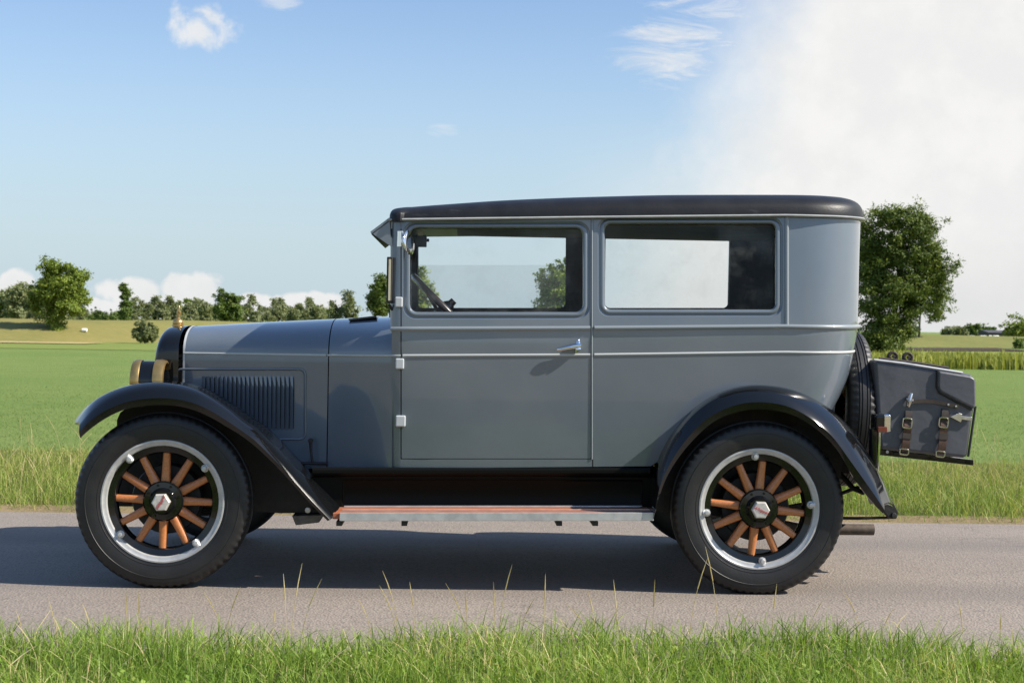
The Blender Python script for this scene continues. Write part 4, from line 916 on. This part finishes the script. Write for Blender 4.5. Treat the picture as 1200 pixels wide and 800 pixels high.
# --- chassis
ch = MB()
for y in (.40, 2*YM-.46):
    ch.prism([(P(225, 560, .4).x, y, .50), (P(340, 590, .4).x, y, .43), (P(800, 590, .4).x, y, .43), (P(900, 540, .4).x, y, .62), (P(1028, 560, .4).x, y, .52), (P(1028, 570, .4).x, y, .47), (P(900, 560, .4).x, y, .54), (P(800, 605, .4).x, y, .36), (P(340, 605, .4).x, y, .36), (P(225, 570, .4).x, y, .45)],
             [(P(225, 560, .4).x, y+.06, .50), (P(340, 590, .4).x, y+.06, .43), (P(800, 590, .4).x, y+.06, .43), (P(900, 540, .4).x, y+.06, .62), (P(1028, 560, .4).x, y+.06, .52), (P(1028, 570, .4).x, y+.06, .47), (P(900, 560, .4).x, y+.06, .54), (P(800, 605, .4).x, y+.06, .36), (P(340, 605, .4).x, y+.06, .36), (P(225, 570, .4).x, y+.06, .45)])
ch.box((-1.28, .36, .40), (-1.22, 2*YM-.36, .46)); ch.box((-.2, .4, .37), (-.14, 2*YM-.4, .42)); ch.box((.7, .4, .37), (.76, 2*YM-.4, .42))
ch.build('chassis_frame', M['matblack'], car)
MB().box((P(300, 600, .4).x, .45, .40), (P(985, 600, .4).x, 2*YM-.45, .43)).build('underfloor', M['matblack'], car)
MB().tube([(WF, .1, .364), (WF, .25, .35), (WF, .4, .30), (WF, YM, .29), (WF, 2*YM-.4, .30), (WF, 2*YM-.25, .35), (WF, 2*YM-.1, .364)], .03, 12).build('front_axle', M['matblack'], car)
ra = MB().tube([(WR, .1, .364), (WR, 2*YM-.1, .364)], .042, 14); ra.lathe([(0, -.14), (.07, -.12), (.13, -.04), (.13, .04), (.07, .12), (0, .14)], (WR, YM, .364), 'Y', 24); ra.build('rear_axle', M['matblack'], car)
for x0, x1, zc, zy in ((-1.62, -.72, .30, .44), (.80, 1.84, .32, .43)):
    for y in (.405, 2*YM-.455):
        lf = MB()
        for q in range(4):
            n_ = 12; e = .5-.09*q; pts = []
            for k in range(n_+1):
                t = lerp(.5-e, .5+e, k/n_); pts.append((lerp(x0, x1, t), zc+(zy-zc)*(2*t-1)**2-.011*q))
            lf.prism([(x, y, z) for x, z in pts]+[(x, y, z-.009) for x, z in pts[::-1]], [(x, y+.045, z) for x, z in pts]+[(x, y+.045, z-.009) for x, z in pts[::-1]])
        lf.build('leaf_spring', M['matblack'], car)
en = MB().box((-1.15, .55, .36), (-.45, 1.0, .80)); en.build('engine_block', M['matblack'], car, bevel=.02)
pb = [P(342, 604, .3), P(346.5, 615.2, .3), P(374, 612, .3), P(379, 603, .3)]
MB().prism(pb, [p+Vector((0, .12, 0)) for p in pb]).build('frame_bracket', M['pan'], car, bevel=.003)
MB().lathe([(0, -.02), (.012, -.018), (.013, 0), (0, .01)], P(361, 597, .25), 'Y', 14).build('grease_fitting', M['alu'], car)
MB().tube([P(870, 606, .5), P(940, 620, .46), P(985, 620, .45), P(1023.5, 620.3, .45)], .0255, 20, caps=False).build('exhaust_pipe', M['exhaust'], car)
MB().tube([P(1023.4, 620.3, .45), P(1000, 620.2, .45)], .021, 20).build('exhaust_bore', M['matblack'], car)
# --- wheels
def make_wheel(name='wheel'):
    yo = .0625
    wheel = bpy.data.objects.new('tmp', None)
    hub = MB().lathe([(0, .06), (.07, .06), (.075, -.02), (.084, -.028), (.086, -.042), (.080, -.050), (.058, -.052), (.052, -.062), (.047, -.075), (.0, -.076)], (0, 0, 0), 'Y', 40)
    for k in range(8):
        a = R(45*k+22); hub.lathe([(0, -.056), (.0052, -.056), (.006, -.050), (.006, -.045)], (.070*math.cos(a), 0, .070*math.sin(a)), 'Y', 8)
    hub.lathe([(.236, -.038), (.236, .036), (.205, .036), (.203, .02), (.203, -.024), (.209, -.032), (.236, -.038)], (0, 0, 0), 'Y', 72)   # felloe
    h = hub.build(name, M['black'], None)
    prof = [(.246, .050), (.262, .056), (.288, .0625), (.318, .0650), (.340, .063), (.3545, .0585), (.3655, .051), (.3702, .041)]
    crown = [(.3732, .033), (.3732, .0275), (.3685, .0265), (.3685, .0225), (.3750, .0215), (.3752, .0145), (.3700, .0135), (.3700, .0095), (.3760, .0085)]
    outer = [(r, -o) for r, o in prof]+[(r, -o) for r, o in crown]; full = outer+[(r, -o) for r, o in outer[::-1]]
    ribs = {}
    rings = []; N = 68*4
    for k in range(N+1):
        a = 2*math.pi*k/N; on = (k % 4) in (0, 1); rg = []
        for i, (r, o) in enumerate(full):
            ii = min(i, len(full)-1-i)
            if not on and ii in (5, 6, 7, 8): r -= (.0012, .0052, .0052, .0030)[ii-5]; o = o*(.995 if ii < 7 else 1)
            rg.append((r*math.cos(a), o, r*math.sin(a)))
        rings.append(rg)
    ty = MB().grid(rings); bd = [(.323, -.0648), (.3245, -.0662), (.3265, -.0658), (.3275, -.0640)]
    ty.lathe(bd, (0, 0, 0), 'Y', 96); ty.lathe([(.272, -.0575), (.2735, -.0605), (.276, -.0605), (.2775, -.0590)], (0, 0, 0), 'Y', 96)
    tyre = ty.build('tyre', M['rubber'], h, sharp=28)
    rim = MB().lathe([(.248, -.030), (.262, -.047), (.2635, -.054), (.2600, -.0585), (.2545, -.0590), (.250, -.0555), (.243, -.0535), (.2375, -.052), (.235, -.047), (.235, -.03), (.248, -.028), (.248, .028), (.235, .03), (.237, .05), (.258, .058), (.262, .05), (.250, .030), (.248, -.030)], (0, 0, 0), 'Y', 96)
    rim.build('rim', M['silver'], h)
    for k in range(12):
        a = R(30*k+3); d = Vector((math.cos(a), 0, math.sin(a))); n_ = Vector((-math.sin(a), 0, math.cos(a))); rings = []
        for r, wn, wy in ((.070, .0175, .023), (.088, .0205, .0225), (.105, .0192, .021), (.14, .0172, .020), (.18, .0160, .0195), (.206, .0158, .019)):
            rings.append([d*r+n_*(wn*math.copysign(abs(math.cos(q))**.75, math.cos(q)))+Vector((0, -.004+wy*math.copysign(abs(math.sin(q))**.8, math.sin(q)), 0)) for q in [2*math.pi*i/14 for i in range(14)]])
        MB().loft(rings).build('spoke', M['wood'], h)
    for k in range(4):
        a = R(90*k+44); c = Vector((.226*math.cos(a), -.043, .226*math.sin(a))); l = MB()
        dd = Vector((math.cos(a), 0, math.sin(a)))
        l.lathe([(0, -.022), (.009, -.021), (.0105, -.013), (.0105, -.007), (.0165, -.006), (.0165, .006)], c, 'Y', 12); l.tube([c-dd*.012, c+dd*.018], [.014, .016], 10)
        l.build('rim_lug', M['alu'], h)
    cap = MB().lathe([(.0, -.0985), (.034, -.098), (.0385, -.095), (.040, -.090), (.040, -.074)], (0, 0, 0), 'Y', 6, rot=R(8)).build('hub_cap', M['cap'], h, sharp=20)
    txt = bpy.data.curves.new('lettering', 'FONT'); txt.body = 'Whippet'; txt.size = .0195; txt.align_x = 'CENTER'; txt.align_y = 'CENTER'; txt.extrude = .0006; txt.shear = .25
    to = bpy.data.objects.new('lettering_tmp', txt); COL.objects.link(to); dg = bpy.context.evaluated_depsgraph_get(); me = bpy.data.meshes.new_from_object(to.evaluated_get(dg))
    bpy.data.objects.remove(to); me.transform(Matrix.Translation((0, -.0992, 0)) @ Matrix.Rotation(R(90), 4, 'X')); me.materials.clear(); me.materials.append(M['redink'])
    lo = bpy.data.objects.new('lettering', me); COL.objects.link(lo); lo.parent = h
    MB().lathe([(0, .035), (.145, .035), (.15, .045), (.15, .10), (.13, .11), (0, .11)], (0, 0, 0), 'Y', 48).build('brake_drum', M['matblack'], h)
    return h
w0 = make_wheel(); w0.parent = car
def set_wheel(h, x, y, rot, flip=False):
    h.location = (x, y-YM, .3695); h.rotation_euler = (0, -R(rot), R(180) if flip else 0)
wc = [copy_tree(w0, car) for _ in range(3)]
set_wheel(w0, WF, .0625, -5); set_wheel(wc[0], WR, .0625, 51); set_wheel(wc[1], WF, 2*YM-.0625, 20, True); set_wheel(wc[2], WR, 2*YM-.0625, 50, True)
for h, rr in ((w0, 68), (wc[0], -73)):
    for ch_ in h.children:
        if ch_.name.startswith('lettering'): ch_.rotation_euler = (0, -R(rr), 0)
# spare wheel upright behind the body, leaning a little
spn = bpy.data.objects.new('spare_wheel', w0.data); COL.objects.link(spn); spn.parent = car
for ch_ in w0.children:
    if ch_.name.split('.')[0] in ('tyre', 'rim', 'spoke'):
        c_ = ch_.copy(); COL.objects.link(c_); c_.parent = spn
pt, pbm = P(1011, 390, YM), P(1005, 500, .45)
spn.location = (P(1006.5, 460, .5).x, 0, pt.z-.362); spn.rotation_euler = (R(0), R(0), R(90))
spn.rotation_mode = 'XYZ'; spn.rotation_euler = Matrix.Rotation(R(1.6), 3, 'Y').to_4x4().to_3x3().__matmul__(Matrix.Rotation(R(90), 3, 'Z')).to_euler()
# --- tail lamp, post, rear irons
tl = P(1031, 495, .12)
k_ = (DIST+.12)/F_PX*1.12
lp = MB().box((tl.x-7*k_, .08, tl.z-8*k_), (tl.x+5*k_, .17, tl.z+9*k_)); lp_o = lp.build('tail_lamp', M['black'], car, bevel=.012)
MB().box((tl.x+1.5*k_, .076, tl.z-9*k_), (tl.x+9*k_, .174, tl.z+9.5*k_)).build('lamp_rim', M['chrome'], lp_o, bevel=.008)
MB().box((tl.x-5*k_, .074, tl.z-9.5*k_), (tl.x+5*k_, .12, tl.z-3.5*k_)).build('red_lens', M['redlens'], lp_o, bevel=.003)
ps = MB().tube([P(1023.5, 502, .14), P(1024, 535, .14), P(1023.5, 562, .16)], [.02, .022, .016], 12); ps.build('lamp_post', M['black'], car)
MB().tube([P(1031, 504, .125), P(1030, 528, .125), P(1028, 562, .14)], [.006, .006, .003], 8).build('lamp_stay', M['chrome'], car)
irn = MB(); poly = [(1026, 560), (1033, 572), (1041, 577), (1053, 600), (1051, 607), (1044, 608), (1036, 600), (1030, 578)]
irn.prism([P(x, y_, .2) for x, y_ in poly], [P(x, y_, .2)+Vector((0, .05, 0)) for x, y_ in poly]); irn.lathe([(0, -.012), (.012, -.012), (.012, .0)], P(1047, 603.5, .2), 'Y', 14); irn.lathe([(0, -.008), (.009, -.008), (.009, .0)], P(1038.5, 580, .2), 'Y', 12)
irn.build('bumper_iron', M['matblack'], car, bevel=.003)
MB().tube([P(960, 606.5, .35), P(1003, 607, .3), P(1050, 606, .24)], [.007, .007, .006], 8).build('rear_shackle_rod', M['matblack'], car)
MB().tube([P(978, 548, .3), P(1000, 572, .26), P(1012, 577, .22)], .012, 8).build('fender_stay', M['matblack'], car)
# --- luggage rack
rk = MB()
for y in (.44, 2*YM-.44): rk.prism([P(1026, 525.5, .44)+Vector((0, y-.44, 0)), P(1141, 538.6, .44)+Vector((0, y-.44, 0)), P(1141, 545.2, .44)+Vector((0, y-.44, 0)), P(1026, 532.5, .44)+Vector((0, y-.44, 0))], [q+Vector((0, y-.40, 0)) for q in (P(1026, 525.5, .44), P(1141, 538.6, .44), P(1141, 545.2, .44), P(1026, 532.5, .44))])
for px, py in ((1045, 530.5), (1090, 536), (1134, 541)):
    p = P(px, py, .44); rk.box((p.x-.015, .44, p.z-.012), (p.x+.015, 2*YM-.44, p.z+.008))
rk.build('luggage_rack', M['black'], car, bevel=.003)
MB().lathe([(0, -.014), (.007, -.013), (.008, -.004), (.008, .002)], P(1039, 529, .44), 'Y', 14).build('rack_bolt', M['alu'], car)
# --- interior
def lining(hd_, hq_, mir):
    s_ = lambda x, y, d: body(x, y, .045+d); prof = [(4, 0), (0, 0), (0, .02)]
    mb = panel((460, 690, 256.5, 545, 2), hd_, prof, s_, 4); q = panel((690, 930, 254, 545, 2), hq_, prof, s_, 4); mb.add(q.v, q.f)
    return mb.mirror(YM) if mir else mb
for mb in (lining((HOLE_D[0]+.6, HOLE_D[1]-.6, HOLE_D[2]+.6, HOLE_D[3]-.6, 8), HOLE_Q, False), lining(FAR_D, FAR_Q, True)): mb.build('interior_lining', M['cloth'], car)
def incorner(py, t): p = corner(py, t); return Vector((YM*0+p.x-.06*math.sin(t)-.005, YM+(p.y-YM)*.93, p.z))
rl = MB(); rows = []
for i in range(8):
    h = [incorner(lerp(252.5, 500, i/7), t) for t in CT]; rows.append(h+[Vector((p.x, 2*YM-p.y, p.z)) for p in h[-2::-1]])
rl.grid(rows); rl.build('rear_lining', M['cloth'], car)
zc = P(700, 262, .2).z
MB().box((xh+.05, .215, zc), (P(935, 255, .5).x, 2*YM-.215, zc+.012)).build('headliner', M['cloth'], car)
MB().box((P(400, 590, .3).x, .25, .46), (P(960, 590, .3).x, 2*YM-.25, .48)).build('floor_pan', M['matblack'], car)
MB().box((P(440, 400, .3).x, .30, .48), (P(444, 400, .3).x, 2*YM-.30, 1.08)).build('firewall', M['matblack'], car)
ds = MB().box((P(470, 400, .3).x, .24, 1.0), (P(476, 400, .3).x, 2*YM-.24, 1.13)); ds.build('dashboard', M['black'], car, bevel=.01)
def seat(x, y0, y1):
    s_ = MB().box((x, y0, .62), (x+.46, y1, .80)).build('seat', M['seat'], car, bevel=.04)
    bk = MB().prism([(x+.40, y0, .74), (x+.50, y0, .74), (x+.60, y0, 1.12), (x+.53, y0, 1.13)], [(x+.40, y1, .74), (x+.50, y1, .74), (x+.60, y1, 1.12), (x+.53, y1, 1.13)]).build('backrest', M['seat'], s_, bevel=.025)
seat(.0, .26, .72); seat(.0, .82, 1.28); seat(.80, .26, 1.28)
# steering wheel
c = P(522, 362, .46); axs = Vector((.70, 0, .714)).normalized(); u_ = Vector((0, 1, 0)); v_ = axs.cross(u_)
pts = [c+(u_*math.cos(q)+v_*math.sin(q))*.205 for q in [2*math.pi*k/48 for k in range(49)]]
sw = MB().tube(pts, .0155, 10, False); so = sw.build('steering_wheel', M['wheelwood'], car)
hb = MB()
for k in range(4):
    q = R(45+90*k); hb.tube([c-axs*.03+(u_*math.cos(q)+v_*math.sin(q))*.03, c+(u_*math.cos(q)+v_*math.sin(q))*.20], [.009, .007], 8)
hb.tube([c-axs*.05, c+axs*.02, c+axs*.035], [.03, .03, .02], 14); hb.tube([c+axs*.03, c+axs*.055], [.018, .016], 12)
hb.build('wheel_spider', M['wheelwood'], so)
MB().tube([c-axs*.04, c-axs*.6], .02, 10).build('steering_column', M['matblack'], so)
a = P(487, 289, .42); b = P(500, 276, .42)
wm = MB().box((a.x, .38, a.z), (b.x, .46, b.z)); wm.tube([P(499, 281.5, .42), P(503, 281.5, .42)], .008, 8); wmo = wm.build('wiper_motor', M['matblack'], car, bevel=.006)
MB().box((P(489.5, 276, .37).x, .372, P(489, 276, .37).z), (P(495.5, 271, .37).x, .39, P(489, 271, .37).z)).build('motor_cap', M['ivory'], wmo, bevel=.002)

# ------------------------------------------------------------------ luggage trunk strapped on the rack
YT = .40
trunk = thing('luggage_trunk', 'dark grey leathercloth luggage trunk with brown straps on the rack behind the spare tyre', 'trunk', (P(1085, 530, YM).x, YM, P(1085, 535, YT).z))
def flatpoly(pts, y0, y1): return MB().prism([P(x, y, y0) for x, y in pts], [P(x, y, y0)+Vector((0, y1-y0, 0)) for x, y in pts])
YT2 = 2*YM-YT
tb = flatpoly([(1024, 421.5), (1060, 426), (1138, 438.5), (1142.3, 441), (1143, 446), (1143, 474), (1140, 490), (1134.5, 533), (1132, 537), (1090, 532.5), (1031, 526)], YT, YT2)
tb.build('case', M['trunk'], trunk, bevel=.028)
lid = flatpoly([(1099.5, 434), (1137, 440), (1142.5, 443), (1144, 447), (1144, 473), (1142.5, 479.5), (1138.5, 478), (1103, 460), (1100, 457), (1099, 452)], YT-.016, YT2+.016)
lid.build('lid', M['trunk'], trunk, bevel=.012)
for yy in (YT, YT2):
    MB().tube([P(1024, 421.3, YT)+Vector((0, yy-YT, 0)), P(1060, 425.7, YT)+Vector((0, yy-YT, 0)), P(1128, 436.6, YT)+Vector((0, yy-YT, 0))], .0055, 8).build('top_binding', M['alu'], trunk)
    MB().tube([P(x, y, YT-.004)+Vector((0, (yy-YT)*1.0, 0)) for x, y in ((1099, 434), (1098.4, 454), (1101, 459.5), (1139, 479.5))], .007, 8).build('lid_groove_binding', M['trunkedge'], trunk)
MB().tube([P(1144, 476, YT)+Vector((0, .01, 0)), P(1135.5, 535, YT)+Vector((0, .01, 0))], .006, 8).build('corner_binding', M['trunkedge'], trunk)
for px, py in ((1046, 417.5), (1063.5, 418.5)):
    kn = MB().lathe([(.012, -.010), (.016, -.014), (.021, -.014), (.0245, -.010), (.0245, .010), (.012, .012), (.012, -.010)], P(px, py, YT+.12), 'Y', 24); kn.lathe([(.0, -.024), (.008, -.023), (.008, -.015)], P(px, py, YT+.12), 'Y', 12)
    kn.build('rolled_strap', M['darkleather'], trunk)
MB().tube([P(1030, 419.5, YT+.1), P(1075, 425, YT+.1), P(1112, 431, YT+.1)], .006, 8).build('handle', M['darkleather'], trunk)
def strapseg(pts, wid, y, thick=.006):
    rings = []
    for i, (x, yy, dy) in enumerate(pts):
        p = P(x, yy, y)+Vector((0, -dy, 0)); a = P(pts[max(i-1, 0)][0], pts[max(i-1, 0)][1], y); b = P(pts[min(i+1, len(pts)-1)][0], pts[min(i+1, len(pts)-1)][1], y)
        d = (b-a).normalized(); n_ = Vector((-d.z, 0, d.x)); rings.append([p-n_*wid, p+n_*wid, p+n_*wid+Vector((0, -thick, 0)), p-n_*wid+Vector((0, -thick, 0))])
    return MB().loft(rings)
k_ = (DIST+YT)/F_PX
def frame(cx_, cy_, w_, h_, rot, y, mat, nm, par):
    c = P(cx_, cy_, y); pts = []
    for k in range(25):
        q = 2*math.pi*k/24+.13; sx = math.copysign(abs(math.cos(q))**.45, math.cos(q))*w_*k_; sz = math.copysign(abs(math.sin(q))**.45, math.sin(q))*h_*k_
        pts.append(c+Vector((sx*math.cos(rot)-sz*math.sin(rot), 0, sx*math.sin(rot)+sz*math.cos(rot))))
    return MB().tube(pts, 1.0*k_, 6, False).build(nm, mat, par)
for (x0, y0, x1, y1) in ((1064.5, 484, 1059, 533), (1107, 482, 1101.5, 536)):
    t = lambda s_: (lerp(x0, x1, s_), lerp(y0, y1, s_))
    dkp = strapseg([t(-.06)+(.0,), t(.05)+(.006,), t(.16)+(.007,), t(.26)+(.004,)], 4.2*k_, YT, .007).build('strap', M['darkleather'], trunk)
    strapseg([t(.2)+(.004,), t(.3)+(.014,), t(.4)+(.012,), t(.5)+(.006,), t(.55)+(.010,), t(.66)+(.013,), t(.78)+(.012,), t(.92)+(.006,)], 4.6*k_, YT, .006).build('strap_tail', M['leather'], dkp)
    strapseg([t(.47)+(.012,), t(.60)+(.014,)], 5.2*k_, YT, .007).build('keeper', M['darkleather'], dkp)
    frame(*t(.24), 5.4, 5.8, R(-6), YT-.018, M['nickel'], 'buckle', dkp); frame(*t(.92), 5.2, 3.2, R(-6), YT-.014, M['nickel'], 'buckle', dkp)
hp = strapseg([(1066, 470.3, .012), (1080, 469.5, .005), (1095, 470.3, .004), (1106, 472.5, .008), (1122.5, 476.5, .006)], 2.3*k_, YT, .006).build('side_strap', M['darkleather'], trunk)
for px, py in ((1111, 474), (1120, 476)): MB().lathe([(0, -.006), (.005, -.005), (.006, 0)], P(px, py, YT-.012), 'Y', 10).build('stud', M['nickel'], hp)
lc = MB().tube([P(1068, 461, YT-.012), P(1065.5, 469, YT-.02), P(1064.5, 476, YT-.012)], [.009, .014, .009], 10); lc.tube([P(1062, 467.5, YT-.016), P(1070, 469, YT-.016)], .007, 8); lc.build('catch', M['nickel'], trunk)
hs_ = [(1113, 488), (1124, 483.6), (1127.5, 485), (1127.5, 487), (1139.5, 488.6), (1139.5, 492.8), (1127.5, 491.5), (1126, 494.8)]
MB().prism([P(x, y, YT-.016) for x, y in hs_], [P(x, y, YT-.016)+Vector((0, .012, 0)) for x, y in hs_]).build('hasp', M['nickel'], trunk, bevel=.002)
